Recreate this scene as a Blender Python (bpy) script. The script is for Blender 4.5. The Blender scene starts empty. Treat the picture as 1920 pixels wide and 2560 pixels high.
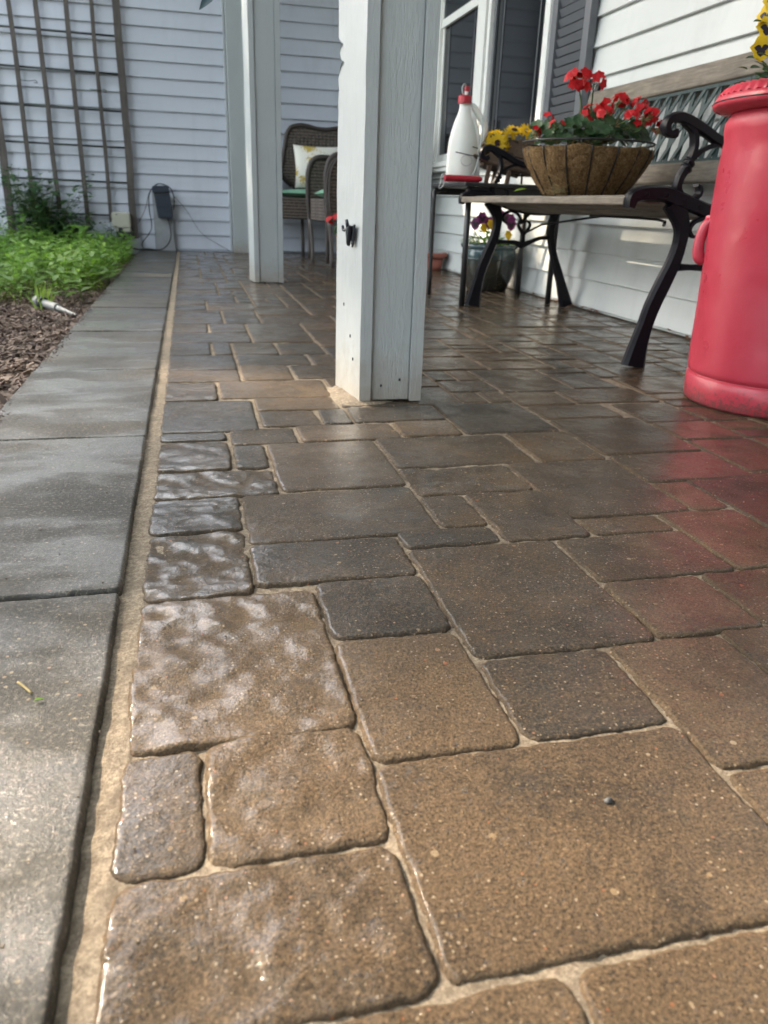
import bpy, math, random
import numpy as np
from mathutils import Vector, Matrix
random.seed(7); rng = np.random.default_rng(11)
S = bpy.context.scene
C = S.collection
PI = math.pi

# ------------------------------------------------------------------ camera
cam = bpy.data.cameras.new('camera'); camo = bpy.data.objects.new('camera', cam); C.objects.link(camo)
yaw, pitch, roll = math.radians(14.153), math.radians(21.737), math.radians(2.014)
f_ = Vector((math.sin(yaw)*math.cos(pitch), math.cos(yaw)*math.cos(pitch), -math.sin(pitch)))
r0 = Vector((math.cos(yaw), -math.sin(yaw), 0)); u0 = r0.cross(f_)
r_ = math.cos(roll)*r0 + math.sin(roll)*u0; u_ = -math.sin(roll)*r0 + math.cos(roll)*u0
M = Matrix((r_, u_, -f_)).transposed().to_4x4(); M.translation = Vector((0, 0, .39))
camo.matrix_world = M
cam.sensor_fit = 'VERTICAL'; cam.sensor_height = 36; cam.sensor_width = 27; cam.lens = 27.10
cam.clip_start = .02; cam.clip_end = 500
cam.dof.use_dof = True; cam.dof.focus_distance = .95; cam.dof.aperture_fstop = 9.5
S.camera = camo

# ------------------------------------------------------------------ world, sun, exposure
SUN = Vector((-1.0, .90, .98)).normalized()            # direction towards the sun
w = bpy.data.worlds.new('World'); S.world = w; w.use_nodes = True
nt = w.node_tree; bg = nt.nodes['Background']
sky = nt.nodes.new('ShaderNodeTexSky'); sky.sky_type = 'NISHITA'; sky.sun_disc = False
sky.sun_elevation = math.asin(SUN.z); sky.sun_rotation = math.atan2(SUN.x, SUN.y)
sky.air_density = 1.0; sky.dust_density = 4.0; sky.ozone_density = 1.0
tc_ = nt.nodes.new('ShaderNodeTexCoord'); cn_n = nt.nodes.new('ShaderNodeTexNoise'); cn_n.inputs['Scale'].default_value = 2.6; cn_n.inputs['Detail'].default_value = 6; cn_n.inputs['Roughness'].default_value = .55
mp_ = nt.nodes.new('ShaderNodeMapping'); mp_.inputs['Scale'].default_value = (1, 1, 2.2); mp_.inputs['Location'].default_value = (.3, .1, 0)
nt.links.new(tc_.outputs['Generated'], mp_.inputs[0]); nt.links.new(mp_.outputs[0], cn_n.inputs['Vector'])
cr_ = nt.nodes.new('ShaderNodeValToRGB'); cr_.color_ramp.elements[0].position = .42; cr_.color_ramp.elements[1].position = .58; nt.links.new(cn_n.outputs['Fac'], cr_.inputs[0])
mx_ = nt.nodes.new('ShaderNodeMix'); mx_.data_type = 'RGBA'; nt.links.new(cr_.outputs[0], mx_.inputs[0]); nt.links.new(sky.outputs[0], mx_.inputs[6]); mx_.inputs[7].default_value = (11.6, 12.4, 12.7, 1)   # broken white clouds
nt.links.new(mx_.outputs[2], bg.inputs[0]); bg.inputs[1].default_value = .15
sl = bpy.data.lights.new('sun', 'SUN'); sl.energy = 3.2; sl.angle = math.radians(.6); sl.color = (1, .84, .64)
so = bpy.data.objects.new('sun', sl); C.objects.link(so)
so.rotation_euler = (-SUN).to_track_quat('-Z', 'Y').to_euler(); so.location = (-3, 3, 6)
S.view_settings.view_transform = 'Standard'; S.view_settings.look = 'None'
S.view_settings.exposure = 2.0; S.view_settings.gamma = 1

# ------------------------------------------------------------------ numpy noise
def _h(ix, iy, s):
    n = (ix.astype(np.int64)*374761393 + iy.astype(np.int64)*668265263 + s*1442695041) & 0x7fffffff
    n = ((n ^ (n >> 13))*1274126177) & 0x7fffffff
    return ((n ^ (n >> 16)) & 0xffff)/65535.0*2-1
def vn(x, y, sc, s=0):
    x = np.asarray(x)*sc; y = np.asarray(y)*sc
    ix = np.floor(x); iy = np.floor(y); fx = x-ix; fy = y-iy
    fx = fx*fx*(3-2*fx); fy = fy*fy*(3-2*fy)
    a = _h(ix, iy, s); b = _h(ix+1, iy, s); c = _h(ix, iy+1, s); d = _h(ix+1, iy+1, s)
    return (a*(1-fx)+b*fx)*(1-fy)+(c*(1-fx)+d*fx)*fy

# ------------------------------------------------------------------ material helpers
class Mat:
    def __init__(s, name):
        s.m = bpy.data.materials.new(name); s.m.use_nodes = True; s.t = s.m.node_tree
        s.b = s.t.nodes['Principled BSDF']; s.co = s.n('ShaderNodeTexCoord').outputs['Object']
    def n(s, ty, **k):
        o = s.t.nodes.new(ty)
        for a, v in k.items():
            if a.startswith('i_'): o.inputs[a[2:].replace('_', ' ')].default_value = v
            else: setattr(o, a, v)
        return o
    def l(s, a, b): s.t.links.new(a, b)
    def noise(s, sc, det=4, rough=.6, vec=None, dist=0):
        o = s.n('ShaderNodeTexNoise'); o.inputs['Scale'].default_value = sc; o.inputs['Detail'].default_value = det
        o.inputs['Roughness'].default_value = rough; o.inputs['Distortion'].default_value = dist
        s.l(vec or s.co, o.inputs['Vector']); return o.outputs['Fac']
    def vor(s, sc, out='Distance', vec=None, rnd=1):
        o = s.n('ShaderNodeTexVoronoi'); o.inputs['Scale'].default_value = sc; o.inputs['Randomness'].default_value = rnd
        s.l(vec or s.co, o.inputs['Vector']); return o.outputs[out]
    def map(s, sc=(1, 1, 1), rot=(0, 0, 0)):
        o = s.n('ShaderNodeMapping'); o.inputs['Scale'].default_value = sc; o.inputs['Rotation'].default_value = rot
        s.l(s.co, o.inputs['Vector']); return o.outputs[0]
    def ramp(s, fac, *stops):
        o = s.n('ShaderNodeValToRGB'); e = o.color_ramp.elements
        while len(e) < len(stops): e.new(.5)
        for i, (p, c) in enumerate(stops):
            e[i].position = p
            if not hasattr(c, '__len__'): c = (c, c, c)
            e[i].color = (*c[:3], 1)
        s.l(fac, o.inputs[0]); return o.outputs[0]
    def mix(s, fac, a, b, mode='MIX'):
        o = s.n('ShaderNodeMix'); o.data_type = 'RGBA'; o.blend_type = mode
        for v, i in ((fac, 0), (a, 6), (b, 7)):
            if hasattr(v, 'is_linked') or isinstance(v, bpy.types.NodeSocket): s.l(v, o.inputs[i])
            elif i == 0: o.inputs[0].default_value = v
            else: o.inputs[i].default_value = (*v[:3], 1)
        return o.outputs[2]
    def math(s, op, a, b=0):
        o = s.n('ShaderNodeMath'); o.operation = op
        for v, i in ((a, 0), (b, 1)):
            if isinstance(v, bpy.types.NodeSocket): s.l(v, o.inputs[i])
            else: o.inputs[i].default_value = v
        return o.outputs[0]
    def bump(s, h, st=.3, d=.001, prev=None):
        o = s.n('ShaderNodeBump'); o.inputs['Strength'].default_value = st; o.inputs['Distance'].default_value = d
        s.l(h, o.inputs['Height'])
        if prev is not None: s.l(prev, o.inputs['Normal'])
        return o.outputs[0]
    def set(s, col=None, rough=None, nor=None, **k):
        b = s.b.inputs
        if col is not None:
            if isinstance(col, bpy.types.NodeSocket): s.l(col, b['Base Color'])
            else: b['Base Color'].default_value = (*col, 1)
        if rough is not None:
            if isinstance(rough, bpy.types.NodeSocket): s.l(rough, b['Roughness'])
            else: b['Roughness'].default_value = rough
        if nor is not None: s.l(nor, b['Normal'])
        for a, v in k.items():
            i = b[a.replace('_', ' ')]
            if isinstance(v, bpy.types.NodeSocket): s.l(v, i)
            else: i.default_value = v
        return s.m

def simple(name, col, rough=.5, var=.15, sc=30, bump=.2, bd=.001, **k):
    m = Mat(name); n = m.noise(sc, 5)
    c = m.mix(n, tuple(x*(1-var) for x in col), tuple(min(1, x*(1+var)) for x in col))
    return m.set(c, rough, m.bump(m.noise(sc*6, 4), bump, bd), **k)

def paver_mat():
    m = Mat('wet_paver')
    at = m.n('ShaderNodeAttribute', attribute_name='tint'); t = at.outputs['Fac']
    big = m.noise(9, 5, .65, dist=.6); mid = m.noise(45, 5, .7)
    k = m.math('ADD', m.math('MULTIPLY', big, .90), m.math('MULTIPLY', t, .80))
    k = m.math('ADD', m.math('SUBTRACT', k, .19), m.math('MULTIPLY', m.math('SUBTRACT', mid, .5), .4))
    base = m.ramp(k, (.28, (.026, .025, .023)), (.46, (.046, .037, .029)), (.62, (.084, .055, .032)), (.82, (.150, .096, .052)))
    fine = m.noise(400, 5, .8)
    base = m.mix(m.ramp(fine, (.40, 0), (.60, 1)), m.mix(.82, base, (.005, .005, .004)), base); base = m.mix(m.ramp(m.noise(310, 5, .85), (.50, 0), (.62, .85)), base, m.mix(.40, base, (.32, .21, .115)))
    v = m.n('ShaderNodeTexVoronoi'); v.inputs['Scale'].default_value = 400; m.l(m.co, v.inputs['Vector'])
    sep = m.n('ShaderNodeSeparateColor'); m.l(v.outputs['Color'], sep.inputs[0])
    fl = m.math('MULTIPLY', m.math('GREATER_THAN', sep.outputs[0], .87), m.math('LESS_THAN', v.outputs['Distance'], m.math('MULTIPLY', sep.outputs[2], .5)))
    fc = m.ramp(sep.outputs[1], (.0, (.22, .15, .085)), (.5, (.32, .24, .15)), (.8, (.40, .33, .25)), (.97, (.30, .10, .04)))
    base = m.mix(m.math('MULTIPLY', fl, .75), base, fc)
    v2 = m.n('ShaderNodeTexVoronoi'); v2.inputs['Scale'].default_value = 120; m.l(m.co, v2.inputs['Vector'])
    s2 = m.n('ShaderNodeSeparateColor'); m.l(v2.outputs['Color'], s2.inputs[0])
    f2 = m.math('MULTIPLY', m.math('GREATER_THAN', s2.outputs[0], .965), m.math('LESS_THAN', v2.outputs['Distance'], m.math('MULTIPLY', s2.outputs[2], .32)))
    base = m.mix(m.math('MULTIPLY', f2, .6), base, m.ramp(s2.outputs[1], (.0, (.30, .20, .10)), (.7, (.38, .30, .20)), (.95, (.36, .09, .03))))
    wet = m.noise(14, 4, .6)
    ro = m.ramp(m.math('ADD', m.math('MULTIPLY', wet, .7), m.math('MULTIPLY', fine, .3)), (.35, .35), (.62, .6))
    pit = m.ramp(m.noise(120, 4, .8), (.30, 0), (.40, 1)); base = m.mix(pit, m.mix(.7, base, (.008, .007, .006)), base)
    b1 = m.bump(m.noise(38, 3, .5), .9, .0030)
    b2 = m.bump(m.noise(300, 5, .8), 1.0, .0022, b1)
    b3 = m.bump(v.outputs['Distance'], .45, .0010, b2)
    gz = m.n('ShaderNodeSeparateXYZ'); m.l(m.co, gz.inputs[0])
    film = m.ramp(m.math('MULTIPLY', m.math('ADD', gz.outputs[2], .0050), 130), (.38, .0), (.60, 1.0))
    ge = m.n('ShaderNodeNewGeometry'); gn = m.n('ShaderNodeSeparateXYZ'); m.l(ge.outputs['Normal'], gn.inputs[0])
    film = m.math('MULTIPLY', film, m.ramp(gn.outputs[2], (.86, 0), (.955, 1)))   # sand dust keeps the worn arrises matt
    base = m.mix(film, m.mix(.22, base, (.14, .11, .08)), base)
    cn = m.bump(m.noise(260, 4, .85), .34, .0010, m.bump(pit, .5, .0010,  m.bump(m.noise(75, 3, .6), .60, .0018)))
    m.l(cn, m.b.inputs['Coat Normal'])
    return m.set(base, ro, b3, Specular_IOR_Level=.15, Coat_Weight=m.math('MULTIPLY', film, m.ramp(m.noise(9, 4), (.36, .45), (.56, 1.0))), Coat_Roughness=m.ramp(wet, (.35, .04), (.65, .11)), Coat_IOR=1.62)

def curb_mat():
    m = Mat('wet_concrete')
    big = m.noise(2.0, 5, .6, dist=.4, vec=m.map((1, 2.6, 1))); mid = m.noise(30, 5, .7)
    base = m.ramp(m.math('ADD', m.math('MULTIPLY', big, .7), m.math('MULTIPLY', mid, .3)), (.35, (.016, .015, .012)), (.50, (.034, .029, .021)), (.68, (.072, .060, .040)))
    fine = m.noise(330, 6, .75)
    base = m.mix(m.ramp(fine, (.42, 0), (.58, 1)), m.mix(.75, base, (.008, .008, .007)), base); base = m.mix(m.ramp(m.noise(210, 5, .85), (.53, 0), (.64, .7)), base, (.24, .205, .155))
    v = m.n('ShaderNodeTexVoronoi'); v.inputs['Scale'].default_value = 230; m.l(m.co, v.inputs['Vector'])
    sep = m.n('ShaderNodeSeparateColor'); m.l(v.outputs['Color'], sep.inputs[0])
    fl = m.math('MULTIPLY', m.math('GREATER_THAN', sep.outputs[0], .90), m.math('LESS_THAN', v.outputs['Distance'], m.math('MULTIPLY', sep.outputs[2], .42)))
    base = m.mix(m.math('MULTIPLY', fl, .7), base, m.ramp(sep.outputs[1], (0, (.25, .19, .12)), (.8, (.38, .30, .2)), (.97, (.3, .12, .05))))
    wet = m.noise(3, 5, .65, vec=m.map((1, 2.2, 1)))
    ro = m.ramp(wet, (.38, .35), (.62, .6))
    b1 = m.bump(m.noise(60, 3, .5), .35, .0018)
    b2 = m.bump(m.noise(260, 5, .8), .9, .0022, b1)
    cn = m.bump(m.noise(150, 4, .9), .85, .0018, m.bump(m.noise(22, 3, .5), .25, .0022))
    m.l(cn, m.b.inputs['Coat Normal'])
    return m.set(base, ro, b2, Specular_IOR_Level=.4, Coat_Weight=m.ramp(wet, (.42, .9), (.54, .08)), Coat_Roughness=m.ramp(wet, (.42, .06), (.56, .25)), Coat_IOR=1.55)

def sand_mat():
    m = Mat('joint_sand'); f = m.noise(500, 4, .8); b = m.noise(25, 4)
    c = m.mix(b, (.145, .112, .078), (.24, .185, .13)); c = m.mix(m.ramp(f, (.3, 0), (.55, 1)), (.06, .045, .03), c)
    c = m.mix(m.ramp(m.noise(180, 5, .85), (.45, 0), (.6, .6)), c, (.40, .33, .24))
    c = m.mix(m.ramp(m.noise(22, 5, .75), (.50, 0), (.66, .65)), c, (.085, .062, .042))
    return m.set(c, .85, m.bump(f, .9, .0015))

def siding_mat(name, col, grain_axis):
    m = Mat(name)
    mp = m.map((3, 3, 60) if grain_axis == 'h' else (60, 3, 3)); g = m.noise(3, 6, .65, vec=mp, dist=1.2)
    n = m.noise(2.2, 4)
    c = m.mix(n, tuple(x*.90 for x in col), col)
    st = m.ramp(m.noise(1.1, 6, .75, vec=m.map((6, 6, 1.2))), (.50, 0), (.80, .35))
    c = m.mix(st, c, tuple(x*.62 for x in col))
    return m.set(c, .42, m.bump(g, .35, .0012))

def post_mat():
    m = Mat('painted_post_wood'); mp = m.map((1, 1, .10)); g = m.noise(150, 6, .7, vec=mp, dist=.8); g2 = m.noise(60, 5, .7, vec=m.map((1, 1, .25)), dist=2)
    n = m.noise(5, 5, .7)
    c = m.mix(n, (.345, .37, .375), (.42, .45, .455)); zz = m.n('ShaderNodeSeparateXYZ'); m.l(m.co, zz.inputs[0]); zr = m.math('ADD', zz.outputs[2], m.math('MULTIPLY', m.noise(30, 5, .7), .16)); c = m.mix(m.ramp(zr, (.07, .65), (.20, 0)), c, (.26, .21, .15))
    c = m.mix(m.ramp(m.noise(70, 5, .8, vec=m.map((1, 1, .2))), (.66, 0), (.74, .5)), c, (.22, .20, .18))
    return m.set(c, .5, m.bump(g2, .7, .003, m.bump(g, .8, .002)))

def wood_mat(name, c1, c2, axis=(1, .08, 1), rough=.75):
    m = Mat(name); mp = m.map(axis); g = m.noise(90, 6, .75, vec=mp, dist=.6); n = m.noise(9, 5)
    c = m.mix(m.ramp(g, (.35, 0), (.68, 1)), c1, c2); c = m.mix(m.ramp(n, (.4, 0), (.7, .5)), c, tuple(x*.6 for x in c1))
    return m.set(c, rough, m.bump(g, .5, .0012))

def leaf_mat(name, c1, c2, sc=9, trans=.35, rough=.45):
    m = Mat(name); n = m.noise(sc, 3); f = m.noise(140, 3)
    c = m.mix(m.ramp(n, (.35, 0), (.65, 1)), c1, c2); c = m.mix(m.math('MULTIPLY', f, .3), c, tuple(x*.5 for x in c1))
    tr = m.n('ShaderNodeBsdfTranslucent'); m.l(c, tr.inputs[0])
    mx = m.n('ShaderNodeMixShader'); mx.inputs[0].default_value = trans
    m.set(c, rough); out = m.t.nodes['Material Output']
    m.l(m.b.outputs[0], mx.inputs[1]); m.l(tr.outputs[0], mx.inputs[2]); m.l(mx.outputs[0], out.inputs[0])
    return m.m

def weave_mat(name, c1, c2, sx, sz):
    m = Mat(name); mp = m.map((1, 1, 1))
    a = m.n('ShaderNodeTexWave'); a.bands_direction = 'Z'; a.inputs['Scale'].default_value = sz; m.l(mp, a.inputs[0]); a.inputs['Distortion'].default_value = .4
    b = m.n('ShaderNodeTexWave'); b.bands_direction = 'X'; b.inputs['Scale'].default_value = sx; m.l(mp, b.inputs[0])
    b2 = m.n('ShaderNodeTexWave'); b2.bands_direction = 'Y'; b2.inputs['Scale'].default_value = sx; m.l(mp, b2.inputs[0])
    h = m.math('MULTIPLY', a.outputs['Fac'], m.math('MAXIMUM', b.outputs['Fac'], b2.outputs['Fac']))
    c = m.mix(h, c1, c2); c = m.mix(m.ramp(m.noise(60, 3), (.4, 0), (.7, .5)), c, tuple(x*1.5 for x in c2))
    return m.set(c, .45, m.bump(h, .9, .004))

def grain_paint(name, col, rough=.3, sc=25, bd=.0015, st=.5, chips=None, **k):
    m = Mat(name); n = m.noise(sc, 4); c = m.mix(m.noise(8, 4), tuple(x*.88 for x in col), col)
    if chips: c = m.mix(m.ramp(m.noise(90, 5, .8), (.70, 0), (.72, 1)), c, chips)
    return m.set(c, rough, m.bump(m.noise(sc*8, 4), .15, .0006, m.bump(n, st, bd)), **k)

def red_can_mat():
    m = Mat('red_can_paint'); c = m.mix(m.noise(7, 5), (.40, .030, .052), (.47, .042, .070))
    ch = m.ramp(m.noise(160, 5, .8), (.715, 0), (.73, 1)); c = m.mix(ch, c, (.10, .02, .025))
    cz = m.n('ShaderNodeSeparateXYZ'); m.l(m.co, cz.inputs[0]); dirt = m.ramp(m.math('ADD', m.math('MULTIPLY', cz.outputs[2], 3.0), m.noise(110, 5, .85)), (.52, .8), (.60, 0)); c = m.mix(dirt, c, (.13, .05, .045))
    streak = m.ramp(m.noise(9, 3, .5, vec=m.map((1, 1, .12))), (.62, 0), (.74, .25)); c = m.mix(streak, c, (.66, .22, .30))
    return m.set(c, m.ramp(m.noise(12, 5), (.35, .26), (.65, .50)), m.bump(m.noise(120, 3, .6), .22, .0012, m.bump(m.noise(9, 2, .5), .6, .009)), Specular_IOR_Level=.5)

def coir_mat():
    m = Mat('coir_liner'); g = m.noise(75, 6, .8, vec=m.map((1, 1, .7)), dist=2.5); n = m.noise(25, 4)
    c = m.ramp(g, (.34, (.07, .036, .014)), (.48, (.24, .145, .065)), (.62, (.46, .32, .17)))
    c = m.mix(m.math('MULTIPLY', n, .35), c, (.12, .065, .03))
    return m.set(c, .95, m.bump(g, 1, .012), Specular_IOR_Level=.1)

def glaze_mat():
    m = Mat('blue_glaze'); n = m.noise(13, 5, .7, dist=1); z = m.n('ShaderNodeSeparateXYZ'); m.l(m.co, z.inputs[0])
    k = m.math('ADD', m.math('MULTIPLY', z.outputs[2], 4.0), m.math('MULTIPLY', n, .6))
    c = m.ramp(k, (.40, (.016, .016, .014)), (.80, (.035, .032, .022)), (.95, (.03, .05, .05)), (1.2, (.06, .10, .11)))
    c = m.mix(m.ramp(m.noise(22, 4, .7), (.58, 0), (.68, .7)), c, (.16, .12, .03))
    return m.set(c, .2, m.bump(m.noise(50, 4), .3, .002), Coat_Weight=.5)

def pillow_mat():
    m = Mat('printed_pillow'); v = m.n('ShaderNodeTexVoronoi'); v.inputs['Scale'].default_value = 8; m.l(m.co, v.inputs['Vector'])
    n = m.noise(45, 3, .9)
    k = m.math('LESS_THAN', m.math('ADD', v.outputs['Distance'], m.math('MULTIPLY', m.math('SUBTRACT', n, .5), 1.5)), .36)
    return m.set(m.mix(k, (.78, .76, .68), (.50, .36, .07)), .85, m.bump(m.noise(300, 3), .3, .001))

MT = dict(
 paver=paver_mat(), curb=curb_mat(), sand=sand_mat(),
 side_r=siding_mat('white_lap_siding', (.62, .645, .63), 'h'), side_f=siding_mat('grey_vinyl_siding', (.55, .58, .65), 'h'),
 post=post_mat(), trim=simple('grey_trim', (.40, .42, .43), .5), white=simple('white_trim', (.86, .87, .83), .35, .05),
 shutter=simple('grey_shutter', (.125, .132, .145), .4, .1), bench_wood=wood_mat('weathered_bench_wood', (.12, .10, .08), (.27, .235, .185)),
 iron=grain_paint('black_iron', (.007, .0065, .010), .38, 60, .001, .4, Specular_IOR_Level=.2), lattice=grain_paint('green_iron', (.030, .055, .056), .6, 60, .001, .3),
 red=red_can_mat(), coir=coir_mat(), wire=simple('black_wire', (.012, .012, .012), .45, .1),
 soil=simple('dark_soil', (.03, .02, .014), .95, .4, 80, 1, .004),
 mulch=simple('bark_mulch', (.10, .068, .05), .9, .6, 60, 1, .006), chip=simple('bark_chips', (.19, .135, .105), .8, .75, 30, .6, .002), chip2=simple('dark_bark_chips', (.07, .045, .035), .8, .7, 30, .6, .002),
 trellis=wood_mat('grey_trellis_wood', (.055, .047, .042), (.125, .105, .095), (1, 1, .08)), rod=simple('dark_rod', (.035, .037, .035), .45),
 plastic=simple('white_plastic', (.80, .80, .74), .35, .04, Subsurface_Weight=.15), redpl=simple('red_plastic', (.42, .015, .03), .3, .1),
 blk=simple('black_plastic', (.012, .016, .024), .4, .1), navy=simple('dark_navy_plastic', (.014, .022, .038), .38, .1), beige=simple('beige_plastic', (.42, .41, .33), .45, .08),
 cable=simple('black_cable', (.012, .012, .014), .5, .1), clear=simple('white_tube', (.45, .46, .45), .3, .1),
 wick=weave_mat('brown_wicker', (.012, .009, .007), (.15, .12, .10), 11, 15), wickl=weave_mat('brown_wicker_fine', (.03, .022, .018), (.17, .14, .12), 16, 16), frame=simple('brown_wicker_trim', (.045, .034, .030), .5, .3, 90, .6, .002),
 wickleg=simple('grey_brown_leg', (.11, .095, .09), .5), green_c=simple('green_cushion', (.22, .42, .30), .85, .08), pillow=pillow_mat(),
 glaze=glaze_mat(), terra=simple('terracotta', (.30, .10, .07), .8, .25, 20), tan=simple('tan_pot', (.22, .14, .07), .8, .5, 40),
 barrow=wood_mat('brown_stained_wood', (.075, .045, .028), (.17, .11, .075), (1, 1, 1)), tabm=grain_paint('dark_table_metal', (.018, .018, .020), .4),
 leafd=leaf_mat('dark_green_leaf', (.020, .055, .022), (.045, .115, .035)), leafw=leaf_mat('weed_leaf', (.11, .26, .03), (.27, .45, .07), 5, .5),
 leafy=leaf_mat('yellow_green_leaf', (.22, .38, .04), (.38, .52, .08), 6, .5), leafb=leaf_mat('bush_leaf', (.03, .08, .03), (.09, .19, .06), 6, .3),
 leafg=leaf_mat('geranium_leaf', (.025, .07, .028), (.07, .14, .05), 30, .25), stem=leaf_mat('green_stem', (.09, .15, .04), (.16, .22, .07), 30, .1),
 petr=leaf_mat('red_petal', (.55, .004, .012), (.74, .012, .018), 60, .3, .6), pety=leaf_mat('yellow_petal', (.72, .46, .008), (.85, .60, .02), 40, .3, .6),
 petp=leaf_mat('purple_petal', (.12, .008, .09), (.22, .02, .14), 40, .2, .6), petk=simple('black_petal', (.012, .004, .010), .6), cone=simple('dark_flower_centre', (.035, .012, .010), .9, .4, 300, 1, .002),
 petm=simple('faded_petals', (.28, .22, .10), .9, .4, 80),
 treel=leaf_mat('tree_leaf', (.04, .10, .02), (.09, .18, .04), 2, .35), bark=wood_mat('tree_bark', (.05, .035, .025), (.14, .10, .07), (1, 1, .2), .9),
 lawn=simple('lawn_grass', (.05, .10, .025), .9, .5, 12, 1, .02), ceil=simple('painted_ceiling', (.30, .31, .30), .6, .05), roof=simple('roof_shingle', (.09, .085, .08), .9, .4, 40),
 teal=simple('teal_leaf', (.018, .05, .058), .45, .3), tube=simple('dull_white_tube', (.20, .205, .20), .35, .2),
 pebble=simple('grey_pebble', (.05, .05, .05), .6, .3, 200), dry=leaf_mat('dry_leaf', (.16, .05, .02), (.30, .13, .05), 50, .2), bandm=simple('pale_plank', (.27, .28, .29), .7, .25, 20),
)
def glass_mat():
    m = Mat('dark_window_glass'); return m.set((.012, .014, .017), .06, Specular_IOR_Level=.3)
MT['glass'] = glass_mat()

# ------------------------------------------------------------------ geometry helpers
class MB:
    def __init__(s): s.v = []; s.f = []
    def add(s, vs, fs):
        o = len(s.v); s.v += [tuple(v) for v in vs]; s.f += [tuple(i+o for i in f) for f in fs]; return s
    def box(s, x0, x1, y0, y1, z0, z1):
        return s.add([(x, y, z) for z in (z0, z1) for y in (y0, y1) for x in (x0, x1)], [(0, 2, 3, 1), (4, 5, 7, 6), (0, 1, 5, 4), (2, 6, 7, 3), (0, 4, 6, 2), (1, 3, 7, 5)])
    def obox(s, c, ax, ay, az):   # oriented box: centre and three half vectors
        c, ax, ay, az = map(Vector, (c, ax, ay, az))
        return s.add([c+ax*i+ay*j+az*k for k in (-1, 1) for j in (-1, 1) for i in (-1, 1)], [(0, 2, 3, 1), (4, 5, 7, 6), (0, 1, 5, 4), (2, 6, 7, 3), (0, 4, 6, 2), (1, 3, 7, 5)])
    def tube(s, pts, r, n=8, sm=0, flat=1):
        pts = [Vector(p) for p in pts]
        rr = list(r) if hasattr(r, '__len__') else [r]*len(pts)
        if sm: pts, rr = smooth(pts, rr, sm)
        up = None; o = len(s.v); m = len(pts)
        for i, p in enumerate(pts):
            d = (pts[min(i+1, m-1)]-pts[max(i-1, 0)])
            d = d.normalized() if d.length > 1e-9 else Vector((0, 0, 1))
            if up is None: up = d.orthogonal().normalized()
            up = (up-d*up.dot(d)); up = up.normalized() if up.length > 1e-6 else d.orthogonal().normalized()
            b = d.cross(up)
            for k in range(n):
                a = 2*PI*k/n; s.v.append(tuple(p+(up*math.cos(a)+b*math.sin(a)*flat)*rr[i]))
        for i in range(m-1):
            for k in range(n): s.f.append((o+i*n+k, o+i*n+(k+1) % n, o+(i+1)*n+(k+1) % n, o+(i+1)*n+k))
        s.f.append(tuple(o+k for k in range(n))[::-1]); s.f.append(tuple(o+(m-1)*n+k for k in range(n)))
        return s
    def lathe(s, prof, c, n=48, wob=None, cap=True, sc=(1, 1)):
        o = len(s.v)
        for i, (r, z) in enumerate(prof):
            for k in range(n):
                a = 2*PI*k/n; q = wob(a, i, r, z) if wob else (r, z)
                s.v.append((c[0]+q[0]*math.cos(a)*sc[0], c[1]+q[0]*math.sin(a)*sc[1], c[2]+q[1]))
        for i in range(len(prof)-1):
            for k in range(n): s.f.append((o+i*n+k, o+i*n+(k+1) % n, o+(i+1)*n+(k+1) % n, o+(i+1)*n+k))
        if cap: s.f.append(tuple(o+k for k in range(n))[::-1]); s.f.append(tuple(o+(len(prof)-1)*n+k for k in range(n)))
        return s
    def ribbon(s, pts, wd, y, t, sm=6):      # casting in the x-z plane, wd = in-plane width, t = thickness along y
        P = [Vector((a, 0, b)) for a, b in pts]; W = list(wd) if hasattr(wd, '__len__') else [wd]*len(P)
        if sm: P, W = smooth(P, W, sm)
        m = len(P); o = len(s.v)
        for i in range(m):
            d = (P[min(i+1, m-1)]-P[max(i-1, 0)]).normalized(); nn = Vector((-d.z, 0, d.x))
            c = .30
            for (a, b) in ((-1, -1+c*2), (-1, 1-c*2), (-1+c, 1), (1-c, 1), (1, 1-c*2), (1, -1+c*2), (1-c, -1), (-1+c, -1)):
                q = P[i]+nn*W[i]*.5*a; s.v.append((q.x, y+t*.5*b, q.z))
        for i in range(m-1):
            for k in range(8): s.f.append((o+i*8+k, o+i*8+(k+1) % 8, o+(i+1)*8+(k+1) % 8, o+(i+1)*8+k))
        s.f.append(tuple(o+k for k in range(8))[::-1]); s.f.append(tuple(o+(m-1)*8+k for k in range(8)))
        return s
    def prism(s, poly, f3, t):   # poly 2D, f3 maps (a,b,depth)
        n = len(poly); vs = [f3(a, b, 0) for a, b in poly]+[f3(a, b, t) for a, b in poly]
        fs = [tuple(range(n))[::-1], tuple(range(n, 2*n))]+[(i, (i+1) % n, n+(i+1) % n, n+i) for i in range(n)]
        return s.add(vs, fs)
    def leaf(s, p, d, up, L, W, bend=.2, fold=.15, seg=3, tip=.0):
        d = Vector(d).normalized(); up = Vector(up); sd = d.cross(up)
        sd = sd.normalized() if sd.length > 1e-6 else d.orthogonal().normalized(); nn = sd.cross(d)
        p = Vector(p); o = len(s.v)
        s.v.append(tuple(p))
        for i in range(1, seg):
            t = i/seg; wv = W*.5*math.sin(PI*t**.8)
            c = p+d*L*t-nn*L*bend*t*t
            s.v += [tuple(c+sd*wv+nn*wv*fold), tuple(c), tuple(c-sd*wv+nn*wv*fold)]
        s.v.append(tuple(p+d*L-nn*L*bend)); e = len(s.v)-1
        s.f += [(o, o+1, o+2), (o, o+2, o+3)]
        for i in range(seg-2):
            a = o+1+i*3; s.f += [(a, a+3, a+4, a+1), (a+1, a+4, a+5, a+2)]
        a = o+1+(seg-2)*3; s.f += [(a, e, a+1), (a+1, e, a+2)]
        return s
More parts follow.
